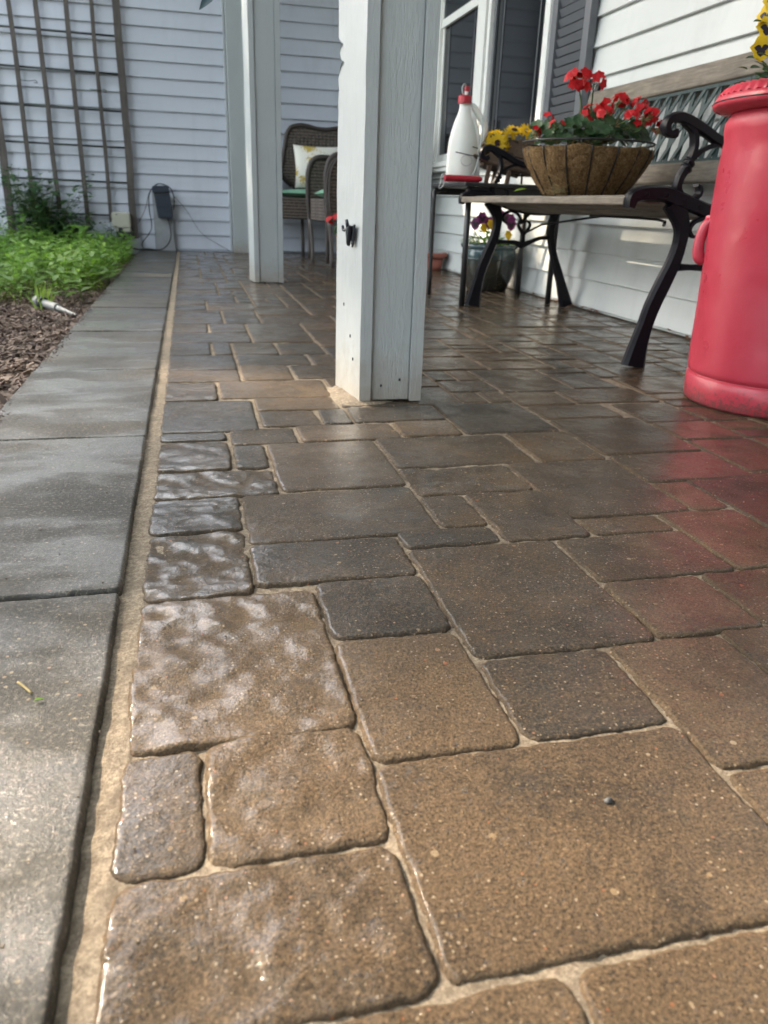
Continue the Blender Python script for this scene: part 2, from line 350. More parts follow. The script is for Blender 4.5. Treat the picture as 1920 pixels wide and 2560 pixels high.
    def disc_leaf(s, p, nn, r, lobes=7, cup=.25, n=21):   # scalloped round leaf
        nn = Vector(nn).normalized(); a1 = nn.orthogonal().normalized(); a2 = nn.cross(a1); p = Vector(p); o = len(s.v)
        s.v.append(tuple(p-nn*r*cup)); rot = random.random()*6
        for ring, q in ((1, .55), (2, 1)):
            for k in range(n):
                a = 2*PI*k/n; rr = r*q*(1+.10*ring*.5*math.cos(lobes*a)); 
                if k == 0: rr *= .45
                s.v.append(tuple(p+(a1*math.cos(a+rot)+a2*math.sin(a+rot))*rr+nn*r*(-cup*(1-q*q)+.06*math.sin(lobes*a*2)*q)))
        for k in range(n):
            k2 = (k+1) % n; s.f.append((o, o+1+k, o+1+k2)); s.f.append((o+1+k, o+1+n+k, o+1+n+k2, o+1+k2))
        return s
def smooth(P, W, k):
    out = []; ow = []; n = len(P)
    for i in range(n-1):
        a, b, c, d = P[max(i-1, 0)], P[i], P[i+1], P[min(i+2, n-1)]
        for j in range(k):
            t = j/k; out.append(.5*((2*b)+(c-a)*t+(2*a-5*b+4*c-d)*t*t+(-a+3*b-3*c+d)*t**3)); ow.append(W[i]*(1-t)+W[i+1]*t)
    out.append(P[-1]); ow.append(W[-1]); return out, ow

def tag(o, label=None, cat=None, group=None, kind=None):
    if label: o['label'] = label
    if cat: o['category'] = cat
    if group: o['group'] = group
    if kind: o['kind'] = kind
    return o
def thing(name, loc, label, cat, group=None):
    o = bpy.data.objects.new(name, None); C.objects.link(o); o.location = loc; o.empty_display_size = .05
    return tag(o, label, cat, group)
def wloc(o):
    v = Vector(o.location)
    while o.parent: o = o.parent; v += Vector(o.location)
    return v
def obj(name, mb, mat, parent=None, sm=False, bev=0, sub=0):
    me = bpy.data.meshes.new(name); off = wloc(parent) if parent else Vector((0, 0, 0))
    v = np.array(mb.v, dtype=float).reshape(-1, 3)-np.array(off)
    me.from_pydata(v.tolist(), [], mb.f); me.materials.append(MT[mat] if isinstance(mat, str) else mat)
    me.validate(); me.update()
    if sm: me.polygons.foreach_set('use_smooth', [True]*len(me.polygons))
    o = bpy.data.objects.new(name, me); C.objects.link(o)
    if parent: o.parent = parent
    if bev:
        b = o.modifiers.new('bevel', 'BEVEL'); b.width = bev; b.segments = 2; b.limit_method = 'ANGLE'; b.angle_limit = math.radians(40)
    if sub:
        b = o.modifiers.new('subdiv', 'SUBSURF'); b.levels = sub; b.render_levels = sub
    return o
def one(name, mb, mat, label, cat, group=None, **k):   # a thing that is one mesh, origin at its base
    a = np.array(mb.v); c = (float((a[:, 0].min()+a[:, 0].max())/2), float((a[:, 1].min()+a[:, 1].max())/2), float(a[:, 2].min()))
    o = obj(name, mb, mat, **k); 
    me = o.data; me.transform(Matrix.Translation((-c[0], -c[1], -c[2]))); o.location = c
    return tag(o, label, cat, group)
def gridmesh(name, X, Y, Z, mat, attr=None):
    ny, nx = X.shape; me = bpy.data.meshes.new(name)
    co = np.stack([X, Y, Z], -1).reshape(-1, 3).astype(np.float32)
    i = np.arange(ny*nx).reshape(ny, nx); q = np.stack([i[:-1, :-1], i[:-1, 1:], i[1:, 1:], i[1:, :-1]], -1).reshape(-1, 4)
    return rawmesh(name, co, q, mat, attr)
def rawmesh(name, co, q, mat, attr=None):
    me = bpy.data.meshes.new(name)
    me.vertices.add(len(co)); me.vertices.foreach_set('co', co.astype(np.float32).ravel())
    me.loops.add(q.size); me.loops.foreach_set('vertex_index', q.ravel().astype(np.int32))
    me.polygons.add(len(q)); me.polygons.foreach_set('loop_start', np.arange(0, q.size, 4, dtype=np.int32)); me.polygons.foreach_set('loop_total', np.full(len(q), 4, dtype=np.int32))
    me.polygons.foreach_set('use_smooth', np.ones(len(q), dtype=bool))
    me.update(calc_edges=True); me.materials.append(MT[mat])
    if attr is not None:
        a = me.attributes.new('tint', 'FLOAT', 'POINT'); a.data.foreach_set('value', attr.astype(np.float32).ravel())
    o = bpy.data.objects.new(name, me); C.objects.link(o); return o

# ------------------------------------------------------------------ GROUND: paving
RECTS = [ # x0,x1,y0,y1 joint centre lines ; tint ; ripple
 (-.070,.112,.268,.378,.62,1.9),(-.070,-.0105,.378,.4975,.45,.5),(-.0105,.112,.378,.503,.72,2.1),(-.070,.112,.4975,.742,.66,2.1),
 (.112,.237,.453,.632,.66,.9),(.112,.237,.632,.757,.25,.5),(.112,.370,.272,.453,.60,.5),(.237,.370,.455,.576,.30,.7),
 (.237,.433,.576,.828,.34,.5),(.370,.499,.395,.578,.55,.6),(.370,.560,.215,.395,.6,.5),(.433,.558,.578,.703,.50,.8),
 (.558,.680,.583,.705,.45,.6),(.499,.680,.400,.583,.50,.5),(.433,.617,.703,.828,.40,.9),(.617,.745,.705,.889,.52,.5),
 (-.070,.050,.742,.917,.36,2.2),(.050,.237,.757,.870,.28,.7),(.237,.368,.828,.885,.18,.4),(-.070,.050,.917,1.040,.20,1.4),
 (.050,.302,.870,1.047,.38,.5),(.302,.370,.885,1.003,.35,.5),(.370,.494,.828,1.003,.34,1.3),(.302,.487,1.003,1.128,.35,1.3),
 (.494,.617,.828,.889,.48,.4),(.487,.680,.889,1.128,.36,.5),(.680,.745,.889,1.008,.55,.4),(.680,.880,1.008,1.148,.38,.6),
 (.551,.680,1.128,1.305,.58,.5),(.302,.551,1.128,1.303,.38,.6),(-.070,.109,1.040,1.157,.30,1.8),(.109,.302,1.050,1.290,.48,.5),
 (-.070,.050,1.157,1.320,.34,1.4),(.050,.109,1.160,1.290,.15,.5),(-.070,.050,1.320,1.374,.15,.5),(.050,.172,1.290,1.395,.20,.4),
 (.172,.360,1.292,1.403,.56,.5),(.360,.481,1.303,1.410,.58,.4),(.481,.675,1.305,1.540,.06,.4),(-.070,.112,1.374,1.614,.15,.5),  # lowest tint paints the near post's shadow onto one paver
 (.112,.230,1.397,1.515,.42,.5),(.230,.293,1.403,1.520,.20,.4),(.112,.287,1.515,1.628,.62,.4),(.293,.481,1.410,1.530,.15,.4),
 (.045,.290,1.628,1.800,.62,.5),(-.070,.045,1.614,1.795,.40,1.0),(.680,.880,1.150,1.388,.40,.5),(.880,1.018,1.030,1.217,.45,.5),
 (.880,1.018,1.217,1.342,.48,.5),(.880,1.018,1.342,1.503,.35,.5),(.680,.860,1.388,1.503,.45,.5),(.675,.810,1.503,1.630,.52,.5),
 (.810,1.018,1.510,1.650,.42,.5),(-.070,.104,1.797,1.930,.55,.4),(-.070,.104,1.930,2.130,.25,.4),(.104,.230,1.805,1.980,.72,.4),
 (.230,.360,1.815,1.980,.35,.4),(.104,.298,1.980,2.130,.25,.4),(-.070,.047,2.130,2.325,.2,.4),(.047,.104,2.130,2.325,.3,.4),
 (.104,.230,2.130,2.325,.4,.4),(.230,.360,2.130,2.315,.3,.4),(-.070,.170,2.325,2.510,.3,.4),(-.070,.048,2.510,2.700,.3,.4),
 (.048,.170,2.510,2.700,.3,.4),(.170,.356,2.325,2.700,.35,.4),(-.070,.105,2.700,3.050,.4,.4),(.105,.230,2.700,3.050,.3,.4),
 (.182,.430,.130,.270,.75,.6),(-.070,.182,.110,.268,.8,1.0),
]
fx = [-.070+.0628*i for i in range(29)]; fx[-1] = 1.69
gx0, gy0, ux, uy = -.070, -.90, .0628, .0605
NI, NJ = 28, 125
occ = np.zeros((NJ, NI), bool)
for j in range(NJ):
    for i in range(NI):
        cx_, cy_ = gx0+(i+.5)*ux, gy0+(j+.5)*uy
        for r in RECTS:
            if r[0] < cx_ < r[1] and r[2] < cy_ < r[3]: occ[j, i] = True; break
SZ = [(4, 3), (3, 4), (3, 2), (2, 3), (2, 2), (3, 2), (2, 1), (1, 2), (3, 3), (4, 3)]
fill = []
rs = random.Random(5)
for j in range(NJ):
    for i in range(NI):
        if occ[j, i]: continue
        opts = SZ[:]; rs.shuffle(opts); opts += [(2, 2), (2, 1), (1, 2), (1, 1)]
        for a, b in opts:
            if i+a <= NI and j+b <= NJ and not occ[j:j+b, i:i+a].any(): break
        occ[j:j+b, i:i+a] = True
        x0, x1, y0, y1 = gx0+i*ux, gx0+(i+a)*ux, gy0+j*uy, gy0+(j+b)*uy
        fill.append([x0, x1, y0, y1])
ALL = [list(r) for r in RECTS]
G_ = .034
for r in fill:
    # trim against what is already laid, then grow to close slivers
    for q in ALL[:len(RECTS)]:
        ox = min(r[1], q[1])-max(r[0], q[0]); oy = min(r[3], q[3])-max(r[2], q[2])
        if ox > 1e-4 and oy > 1e-4:
            if ox < oy:
                if (r[0]+r[1]) < (q[0]+q[1]): r[1] = q[0]
                else: r[0] = q[1]
            else:
                if (r[2]+r[3]) < (q[2]+q[3]): r[3] = q[2]
                else: r[2] = q[3]
for r in fill:
    for q in ALL[:len(RECTS)]:
        if min(r[3], q[3])-max(r[2], q[2]) > .02:
            if 0 < q[0]-r[1] < G_: r[1] = q[0]
            if 0 < r[0]-q[1] < G_: r[0] = q[1]
        if min(r[1], q[1])-max(r[0], q[0]) > .02:
            if 0 < q[2]-r[3] < G_: r[3] = q[2]
            if 0 < r[2]-q[3] < G_: r[2] = q[3]
for r in fill:
    if r[1]-r[0] > .02 and r[3]-r[2] > .02: ALL.append(r+[rs.choice([.2, .3, .38, .45, .55, .62]), .5])

def spaced(a, b, near, mid, edge):
    L = b-a; e = min(edge, L*.4); k = max(2, int(round(e/near))); m_ = max(2, int(round((L-2*e)/mid)))
    return np.concatenate([a+np.linspace(0, e, k+1)[:-1], np.linspace(a+e, b-e, m_+1)[:-1], b-np.linspace(e, 0, k+1)])
def slab(r, seed, inset, R, rc, near, mid, edge, top, ripple, tint, wob=1.0):
    x0, x1, y0, y1 = r; ov = .0030
    xs = spaced(x0-ov+inset, x1+ov-inset, near, mid, edge); ys = spaced(y0-ov+inset, y1+ov-inset, near, mid, edge)
    X, Y = np.meshgrid(xs, ys)
    cx, cy = (x0+x1)/2, (y0+y1)/2; hx, hy = (x1-x0)/2-inset, (y1-y0)/2-inset
    rc = min(rc, hx*.8, hy*.8)
    qx = np.abs(X-cx)-(hx-rc); qy = np.abs(Y-cy)-(hy-rc)
    sd = np.hypot(np.maximum(qx, 0), np.maximum(qy, 0))+np.minimum(np.maximum(qx, qy), 0)-rc
    sd = sd+wob*(vn(X, Y, 45, seed)*.0013+vn(X, Y, 160, seed+1)*.0011+vn(X, Y, 420, seed+8)*.0005+vn(X, Y, 14, seed+2)*.0010)
    d = -sd
    prof = np.where(d >= R, 0, np.where(d >= 0, -R*.75*(1-np.sqrt(np.clip(1-(1-np.clip(d, 0, R)/R)**2, 0, 1))), -R*.75+d*5))
    und = (vn(X, Y, 34, seed+3)*.62+vn(X*.7+Y*.7, Y*.35-X*.35, 60, seed+4)*.5)*.0019*ripple+vn(X, Y, 90, seed+7)*.0005*ripple+vn(X, Y, 8, seed+5)*.0009
    pit = vn(X, Y, 230, seed+6)*.00022
    Z = top+prof+und+pit+(X-cx)*rng.uniform(-.006, .006)+(Y-cy)*rng.uniform(-.005, .005)
    Z = np.maximum(Z, -.03)
    return X, Y, Z, np.full(X.shape, tint)
cos, qs, ts, base = [], [], [], 0
def push(X, Y, Z, T):
    global base
    ny, nx = X.shape; i = np.arange(ny*nx).reshape(ny, nx)+base
    cos.append(np.stack([X, Y, Z], -1).reshape(-1, 3)); qs.append(np.stack([i[:-1, :-1], i[:-1, 1:], i[1:, 1:], i[1:, :-1]], -1).reshape(-1, 4)); ts.append(T.ravel()); base += ny*nx
for k, r in enumerate(ALL):
    yc = (r[2]+r[3])/2
    if yc < .05: near, mid = .004, .02
    elif yc < 1.1: near, mid = .0013, .0030
    elif yc < 2.0: near, mid = .0022, .006
    else: near, mid = .004, .02
    push(*slab(r[:4], 100+k*13, .0010 if yc < 1.2 else .0024, .0055, .013 if yc < 1.4 else .010, near, mid, .013, rng.uniform(-.0006, .0006), r[5]*.85 if r[5] > .9 else r[5]*(.45 if yc < 1.6 else .9), r[4]))
pav = rawmesh('patio_paving', np.concatenate(cos), np.concatenate(qs), 'paver', np.concatenate(ts)); tag(pav, kind='structure')

# curb slabs along the open side of the porch
cos, qs, ts, base = [], [], [], 0
jy = [-2.75, -2.17, -1.58, -1.0, -.42, .17, .765, 1.348, 1.920, 2.512, 3.075, 3.678, 4.27, 4.86, 5.45, 6.04, 6.60]
for k in range(len(jy)-1):
    n_ = jy[k+1] > .1 and jy[k] < 1.5
    push(*slab((-.368, -.088, jy[k], jy[k+1]), 900+k*17, .0030, .0035, .006, .0014 if n_ else .003, .005 if n_ else .02, .008, .005+rng.uniform(-.0008, .0008), .25, 0, .45))
cur = rawmesh('kerb', np.concatenate(cos), np.concatenate(qs), 'curb'); tag(cur, kind='structure')
kb = MB().box(-.366, -.092, -2.75, 6.6, -.12, -.012); tag(obj('kerb_footing', kb, 'curb'), kind='structure')
# joint sand: fine close by, coarse beyond
xs = np.concatenate([np.arange(-.094, -.06, .0016), np.arange(-.06, .75, .004), np.arange(.76, 1.70, .02)]); ys = np.concatenate([np.arange(-2.7, .1, .1), np.arange(.1, 1.3, .0035), np.arange(1.3, 6.62, .03)])
X, Y = np.meshgrid(xs, ys); strip = np.clip((X+.094)/.022, 0, 1)
Z = -.0036+vn(X, Y, 60, 3)*.0010+vn(X, Y, 200, 4)*.0004+vn(X, Y, 9, 5)*.0008+np.where(X < -.065, (strip-.5)*.0020+vn(X, Y, 25, 6)*.0008, 0)
tag(gridmesh('joint_sand', X, Y, Z, 'sand'), kind='structure')

# planting bed and lawn
xs = np.concatenate([np.arange(-6, -2, .25), np.arange(-2, -.36, .03), [-.36]]); ys = np.arange(-3, 6.7, .03)
X, Y = np.meshgrid(xs, ys); Z = -.045+vn(X, Y, 3, 8)*.012+vn(X, Y, 22, 9)*.007+np.clip((Y-5)*.015, 0, .03)-np.clip((-X-.37)*.02, 0, .06)
tag(gridmesh('garden_bed', X, Y, Z, 'mulch'), kind='structure')
tag(obj('lawn', MB().add([(-80, -80, -.14), (80, -80, -.14), (80, 80, -.14), (-80, 80, -.14)], [(0, 1, 2, 3)]), 'lawn'), kind='structure')

# ------------------------------------------------------------------ HOUSE
def lap(mb, P, a0, a1, z0, z1, pitch, zoff, lip=.011, crease=.45):
    """P(a, out, z) -> point; courses between z0 and z1"""
    k = int(math.floor((z0-zoff)/pitch)); z = zoff+k*pitch
    while z < z1-1e-4:
        b, t = max(z, z0), min(z+pitch, z1); o = len(mb.v)
        zz = [b, b, b+.002, b+pitch*crease if z >= z0 else t, t]
        ou = [.0, lip, lip+.0015, lip*.62, .0012]
        if b+pitch*crease >= t: zz[3] = (b+t)/2
        for zc, oc in zip(zz, ou): mb.v += [P(a0, oc, zc), P(a1, oc, zc)]
        for i in range(4): mb.f.append((o+2*i, o+2*i+1, o+2*i+3, o+2*i+2))
        z += pitch
W_X = 1.65; F_Y = 6.60
wr = thing('house_wall', (W_X, 2.0, 0), 'white lap siding wall of the house behind the bench and window', 'wall')
mb = MB(); PR = lambda a, o, z: (W_X-o, a, z)
for a0, a1, z0, z1 in ((-3, 3.70, .004, 2.45), (5.47, 6.60, .004, 2.45), (3.70, 5.47, .004, .60), (3.70, 5.47, 2.05, 2.45)):
    lap(mb, PR, a0, a1, z0, z1, .1099, .0122, .016, .42)
obj('siding', mb, 'side_r', wr); obj('wall_core', MB().box(W_X+.03, W_X+.25, -3, 6.6, -.1, 2.45), 'side_r', wr)
wf = thing('end_wall', (.5, F_Y, 0), 'bluish grey lap siding wall across the far end of the porch', 'wall')
mb = MB(); PF = lambda a, o, z: (a, F_Y-o, z)
lap(mb, PF, -6.0, .327, .0, 2.35, .107, .012, .016, .42); lap(mb, PF, .470, 1.64, .004, 2.45, .107, .012, .018, .42)
obj('siding', mb, 'side_f', wf); obj('wall_core', MB().box(-6.0, 1.9, F_Y+.018, F_Y+.2, -.1, 2.35), 'side_f', wf)
obj('corner_trim', MB().box(.327, .341, F_Y-.03, F_Y, .0, 2.35), 'trim', wf, bev=.002)
pi_ = thing('half_post', (.41, 6.5, 0), 'flat grey half post set against the siding at the far end wall', 'post', 'porch posts')
obj('board', MB().box(.345, .472, 6.47, 6.59, 0, 2.45), 'post', pi_, bev=.003)
obj('edge_strip', MB().box(.452, .478, 6.455, 6.469, 0, 2.45), 'post', pi_, bev=.002)
# porch roof (above the frame; gives the shade)
pr = thing('porch_roof', (.8, 2, 2.45), 'porch roof and ceiling resting on the grey posts, above the view', 'roof')
obj('ceiling', MB().box(.03, 1.9, -3.2, 6.59, 2.46, 2.50), 'ceil', pr); obj('fascia', MB().box(.0, .028, -3.2, 6.59, 2.42, 2.66), 'white', pr)
obj('beam', MB().box(.315, .465, -3.2, 6.59, 2.30, 2.457), 'post', pr)
obj('shingles', MB().add([(-.05, -3.2, 2.64), (-.05, 6.59, 2.64), (4, 6.59, 4.2), (4, -3.2, 4.2), (-.05, -3.2, 2.67), (-.05, 6.59, 2.67), (4, 6.59, 4.23), (4, -3.2, 4.23)], [(0, 1, 2, 3), (4, 7, 6, 5), (0, 4, 5, 1), (3, 2, 6, 7), (0, 3, 7, 4), (1, 5, 6, 2)]), 'roof', pr)

def window(name, y0, y1, label, wide0, wide1):
    t = thing(name, (W_X-.02, (y0+y1)/2, .6), label, 'window', 'windows of the white wall')
    fr = MB().box(1.612, 1.66, y0, y0+wide0, .655, 2.05); fr.box(1.612, 1.66, y1-wide1, y1, .655, 2.05); fr.box(1.608, 1.66, y0+wide0, y1-wide1, 1.98, 2.05)
    obj('frame', fr, 'white', t, bev=.004)
    a, b = y0+wide0, y1-wide1
    for s_, (xa, z0, z1) in enumerate(((1.634, .657, 1.465), (1.622, 1.425, 1.98))):
        w_ = .026; g = MB()
        g.box(xa, xa+.015, a, a+w_, z0, z1); g.box(xa, xa+.015, b-w_, b, z0, z1); g.box(xa-.001, xa+.016, a+w_, b-w_, z0, z0+.045); g.box(xa-.001, xa+.016, a+w_, b-w_, z1-.036, z1)
        obj('sash', g, 'white' if wide0 > .1 else 'shutter', t, bev=.002)
    obj('glass', MB().box(1.644, 1.648, a+.01, b-.01, .66, 1.44), 'glass', t); obj('upper_glass', MB().box(1.630, 1.633, a+.01, b-.01, 1.45, 1.97), 'glass', t)
    [obj('screen_channel', MB().box(1.640, 1.643, q, q+.009, .70, 1.43), 'shutter', t) for q in (a+.11, b-.13)]
    obj('sill', MB().box(1.585, 1.66, y0-.02, y1+.02, .625, .655), 'white', t, bev=.004); obj('sill_apron', MB().box(1.600, 1.66, y0-.01, y1+.01, .598, .6245), 'white', t, bev=.004)
window('window', 4.56, 5.46, 'dark window with a bright white frame, the farther one, just right of the near post', .13, .07)
window('window.001', 3.715, 4.52, 'dark window pane with slim grey frame between the white mullion and the shutter', .055, .04)
sh = thing('shutter', (1.61, 3.47, .62), 'dark grey louvered window shutter on the white siding', 'shutter')
s0, s1 = 3.285, 3.655
obj('stile', MB().box(1.598, 1.632, s0, s0+.052, .6, 2.1), 'shutter', sh, bev=.003); obj('stile', MB().box(1.598, 1.632, s1-.052, s1, .6, 2.1), 'shutter', sh, bev=.003)
obj('rail', MB().box(1.600, 1.631, s0+.0525, s1-.0525, .6, .67), 'shutter', sh, bev=.003)
mb = MB(); z = .69
while z < 2.1:
    mb.obox((1.615, (s0+s1)/2, z), (.0065, 0, -.0140), (0, (s1-s0)/2-.053, 0), (.0018, 0, .0008)); z += .0375
obj('louvers', mb, 'shutter', sh)
obj('backing', MB().box(1.6335, 1.637, s0+.01, s1-.01, .61, 2.09), 'wire', sh)

# ------------------------------------------------------------------ POSTS
def post(x0, x1, y0, y1, label, damage=False, skew=0):
    t = thing('porch_post', ((x0+x1)/2, (y0+y1)/2, 0), label, 'post', 'porch posts')
    tb = .024; H = 2.30
    # side board: wavy outer face, optional chewed edge
    for side in (0, 1):
        ys = np.linspace(y0, y1, 15); zs = np.concatenate([np.linspace(.0, .95, 150), np.linspace(1.0, H, 14)])
        Yg, Zg = np.meshgrid(ys, zs)
        out = vn(Yg, Zg, 16, 40+side)*.0006+vn(Yg*3, Zg*.4, 60, 41)*.0004
        if side == 0: sk = (Yg-y0)/(y1-y0)*skew; X = x0+out+sk; Xi = np.full_like(X, x0+tb)+sk
        else: X = x1+out; Xi = np.full_like(X, x1-tb)
        Yw = Yg.copy()
        if damage and side == 0:      # splintered back edge
            cut = np.zeros(len(zs))
            for zc, hw, dp in ((.676, .012, .030), (.660, .006, .020), (.644, .014, .036), (.628, .006, .018), (.60, .02, .010), (.56, .03, .006)):
                cut += dp*np.clip(1-np.abs(zs-zc)/hw, 0, 1)
            cut += (zs > .66)*(zs < .95)*.003*0
            Yw = np.minimum(Yw, (y1-cut)[:, None])
        lowcut = vn(ys, ys*0, 60, 7)*.002+.004
        Zg = Zg.copy(); Zg[0, :] = np.where(Zg[0, :] == 0, lowcut if side == 0 else .003, Zg[0, :])
        mb = MB(); ny, nx = X.shape
        for a, b, c in zip(X.ravel(), Yw.ravel(), Zg.ravel()): mb.v.append((a, b, c))
        for a, b, c in zip(Xi.ravel(), Yw.ravel(), Zg.ravel()): mb.v.append((a, b, c))
        N_ = ny*nx
        for j in range(ny-1):
            for i in range(nx-1):
                q = (j*nx+i, j*nx+i+1, (j+1)*nx+i+1, (j+1)*nx+i); mb.f.append(q); mb.f.append(tuple(N_+k for k in q[::-1]))
            for i in (0, nx-1): mb.f.append((j*nx+i, (j+1)*nx+i, N_+(j+1)*nx+i, N_+j*nx+i))
        for i in range(nx-1): mb.f.append((i, i+1, N_+i+1, N_+i))
        obj('side_board', mb, 'post', t)
    p = MB().box(x0+tb+.001, x1-tb-.001, y0+.009, y0+.028, .004, H); obj('front_board', p, 'post', t, bev=.002)
    p = MB().box(x0+tb+.001, x1-tb-.001, y1-.028, y1-.009, .004, H); obj('back_board', p, 'post', t, bev=.002)
    return t
p1 = post(.330, .464, 1.556, 1.720, 'nearest wooden porch post with grey panelled front, bright side and chewed upper edge', True, -.021)
post(.316, .460, 4.08, 4.24, 'second wooden porch post, slimmer in view, left of the nearest post', False, -.014)
post(.318, .470, -1.0, -.85, 'wooden porch post behind the viewer, outside the picture')
# nail heads on the near post
for y, z in ((1.60, .085), (1.665, .19), (1.62, .13)):
    MBn = MB().obox((.3292-(y-1.556)*.128, y, z), (.0008, 0, 0), (0, .0014, 0), (0, 0, .003)); obj('nail_hole', MBn, 'blk', p1)
for x, z in ((.378, .035), (.418, .047)):
    obj('nail_hole', MB().obox((x, 1.5642, z), (.002, 0, 0), (0, .0006, 0), (0, 0, .0025)), 'blk', p1)
# hook
hk = thing('post_hook', (.31, 1.62, .335), 'small black arrowhead hook screwed to the bright side of the near post', 'hook')
obj('plate', MB().prism([(1.578, .352), (1.632, .344), (1.607, .334), (1.598, .308), (1.588, .316)], lambda a, b, d: (.3160-d, a, b), .004), 'blk', hk, bev=.001)
obj('spade', MB().prism([(1.584, .350), (1.618, .343), (1.603, .309)], lambda a, b, d: (.3115-d, a, b), .009), 'blk', hk, bev=.003)
obj('prong', MB().tube([(.308, 1.612, .342), (.304, 1.622, .340), (.301, 1.630, .340), (.300, 1.632, .348)], [.0035, .003, .003, .0025], 8, 4), 'blk', hk, sm=True)
obj('finger', MB().tube([(.306, 1.606, .345), (.303, 1.607, .360)], [.004, .003], 8), 'blk', hk, sm=True)
hk.location.x += .0045
# spilled sand at the post foot
mb = MB(); cs = [(.312, 1.555), (.30, 1.60), (.298, 1.66), (.300, 1.75), (.275, 1.72), (.285, 1.64), (.270, 1.58), (.292, 1.535), (.32, 1.528), (.39, 1.535), (.46, 1.545), (.463, 1.558), (.40, 1.557)]
xs, ys = np.meshgrid(np.arange(.26, .485, .003), np.arange(1.50, 1.80, .003))
dd = np.maximum(np.maximum(.313-xs, xs-.475), 0)**2+np.maximum(np.maximum(1.556-ys, ys-1.715), 0)**2; dd = np.sqrt(dd)
zz = .0040-dd*.20+vn(xs, ys, 40, 77)*.0015+vn(xs, ys, 15, 78)*.003-np.clip(xs-.335, 0, 1)*.10-np.clip(1.555-ys, 0, 1)*.08
tag(gridmesh('spilled_sand', xs, ys, zz, 'sand'), kind='structure')

# ------------------------------------------------------------------ BENCH
bn = thing('garden_bench', (1.35, 2.54, 0), 'garden bench with weathered wood slats, black iron ends and green lattice back', 'bench')
def bench_end(y):
    t = .030; m = MB()
    R_ = m.ribbon
    R_([(1.170, .571), (1.156, .578), (1.151, .592), (1.160, .606), (1.184, .612), (1.216, .604), (1.262, .585), (1.310, .564), (1.40, .545), (1.50, .545), (1.59, .555)], [.014, .018, .020, .022, .026, .027, .026, .024, .022, .022, .022], y, t)
    R_([(1.172, .584), (1.176, .576), (1.184, .574)], [.016, .026, .016], y, t*.8, 3)
    R_([(1.200, .600), (1.228, .583), (1.238, .555), (1.235, .528), (1.224, .500), (1.211, .474), (1.209, .451), (1.226, .434), (1.255, .428), (1.273, .440), (1.271, .457), (1.261, .461)], [.012, .016, .017, .017, .022, .021, .020, .018, .014, .012, .010, .008], y, t*.85)
    R_([(1.241, .522), (1.262, .541), (1.306, .556), (1.36, .552)], [.014, .012, .012, .010], y, t*.6)
    # seat rail
    R_([(1.082, .402), (1.086, .424), (1.105, .434), (1.135, .437), (1.175, .437), (1.22, .425), (1.262, .413), (1.31, .400), (1.40, .385), (1.50, .392), (1.56, .420)], [.020, .034, .036, .040, .040, .040, .038, .036, .034, .034, .030], y, t*1.15)
    # front leg
    R_([(1.205, .420), (1.232, .380), (1.242, .350), (1.241, .315), (1.232, .272), (1.212, .219), (1.191, .162), (1.179, .115), (1.168, .060), (1.160, .003)], [.060, .046, .038, .035, .040, .044, .044, .042, .052, .070], y, t)
    # rear leg and back upright
    R_([(1.625, .865), (1.612, .80), (1.590, .70), (1.568, .60), (1.552, .50), (1.535, .43), (1.495, .37), (1.483, .315), (1.490, .27), (1.513, .20), (1.552, .11), (1.592, .004)], [.016, .026, .028, .028, .030, .034, .036, .034, .030, .032, .038, .062], y, t)
    R_([(1.25, .262), (1.285, .262), (1.330, .260), (1.358, .250), (1.395, .264), (1.440, .280), (1.485, .283)], [.020, .015, .018, .026, .018, .015, .020], y, t*.7)
    R_([(1.361, .262), (1.358, .296), (1.336, .327), (1.343, .352), (1.326, .373), (1.298, .383)], [.022, .016, .011, .010, .011, .010], y, t*.6)
    R_([(1.361, .290), (1.383, .318), (1.386, .336), (1.370, .345), (1.355, .338)], [.014, .010, .009, .008, .007], y, t*.6)
    R_([(1.345, .335), (1.368, .362), (1.395, .385)], [.010, .010, .010], y, t*.6)
    R_([(1.298, .383), (1.272, .372), (1.263, .354), (1.273, .340), (1.284, .338)], [.012, .011, .010, .009, .008], y, t*.6)
    return m
near_e, far_e = 1.885, 3.19
for y in (near_e, far_e):
    e = obj('iron_end', bench_end(y), 'iron', bn, sm=False, bev=0)
    col = MB()
    for (x, z, dx, dz) in ((1.232, .513, .010, .024), (1.226, .500, .010, .024)):
        col.tube([(x-dx*.3, y, z-dz*.12), (x+dx*.3, y, z+dz*.12)], .0165, 14)
    obj('collar', col, 'iron', e, bev=.002)
    yy = y-.0175     # cast scroll relief
    for cx, cz, sc_ in ((1.112, .436, 1), (1.168, .436, 1), (1.222, .423, 1), (1.272, .409, .9)):
        pts = []; rel = MB()
        for k in range(16):
            a = -2.2+k*.42; rr = .0125*sc_*(1-k/19); pts.append((cx+rr*math.cos(a)+.002, yy, cz+rr*math.sin(a)*.8))
        rel.tube([(cx-.022, yy, cz-.009), (cx-.012, yy, cz-.010)]+pts, .0013, 5)
        for a in (.2, .9, 1.6, 2.3): rel.tube([(cx+.001, yy, cz), (cx+.001+.006*math.cos(a), yy, cz+.005*math.sin(a))], .0012, 5)
        obj('scroll_relief', rel, 'iron', e, sm=True)
for k, (x, z, wd, th) in enumerate([(1.094, .419, .038, .022), (1.160, .424, .055, .020), (1.228, .413, .055, .020), (1.296, .399, .055, .020), (1.364, .389, .055, .020), (1.432, .388, .055, .020), (1.498, .397, .05, .020)]):
    sl_ = [0, 0, -.17, -.17, -.08, .05, .2][k]
    o = obj('slat', MB().obox((x, (near_e+far_e)/2, z), (wd/2, 0, wd/2*sl_), (0, (far_e-near_e)/2-.012, 0), (-th/2*sl_, 0, th/2)), 'bench_wood', bn, bev=.005)
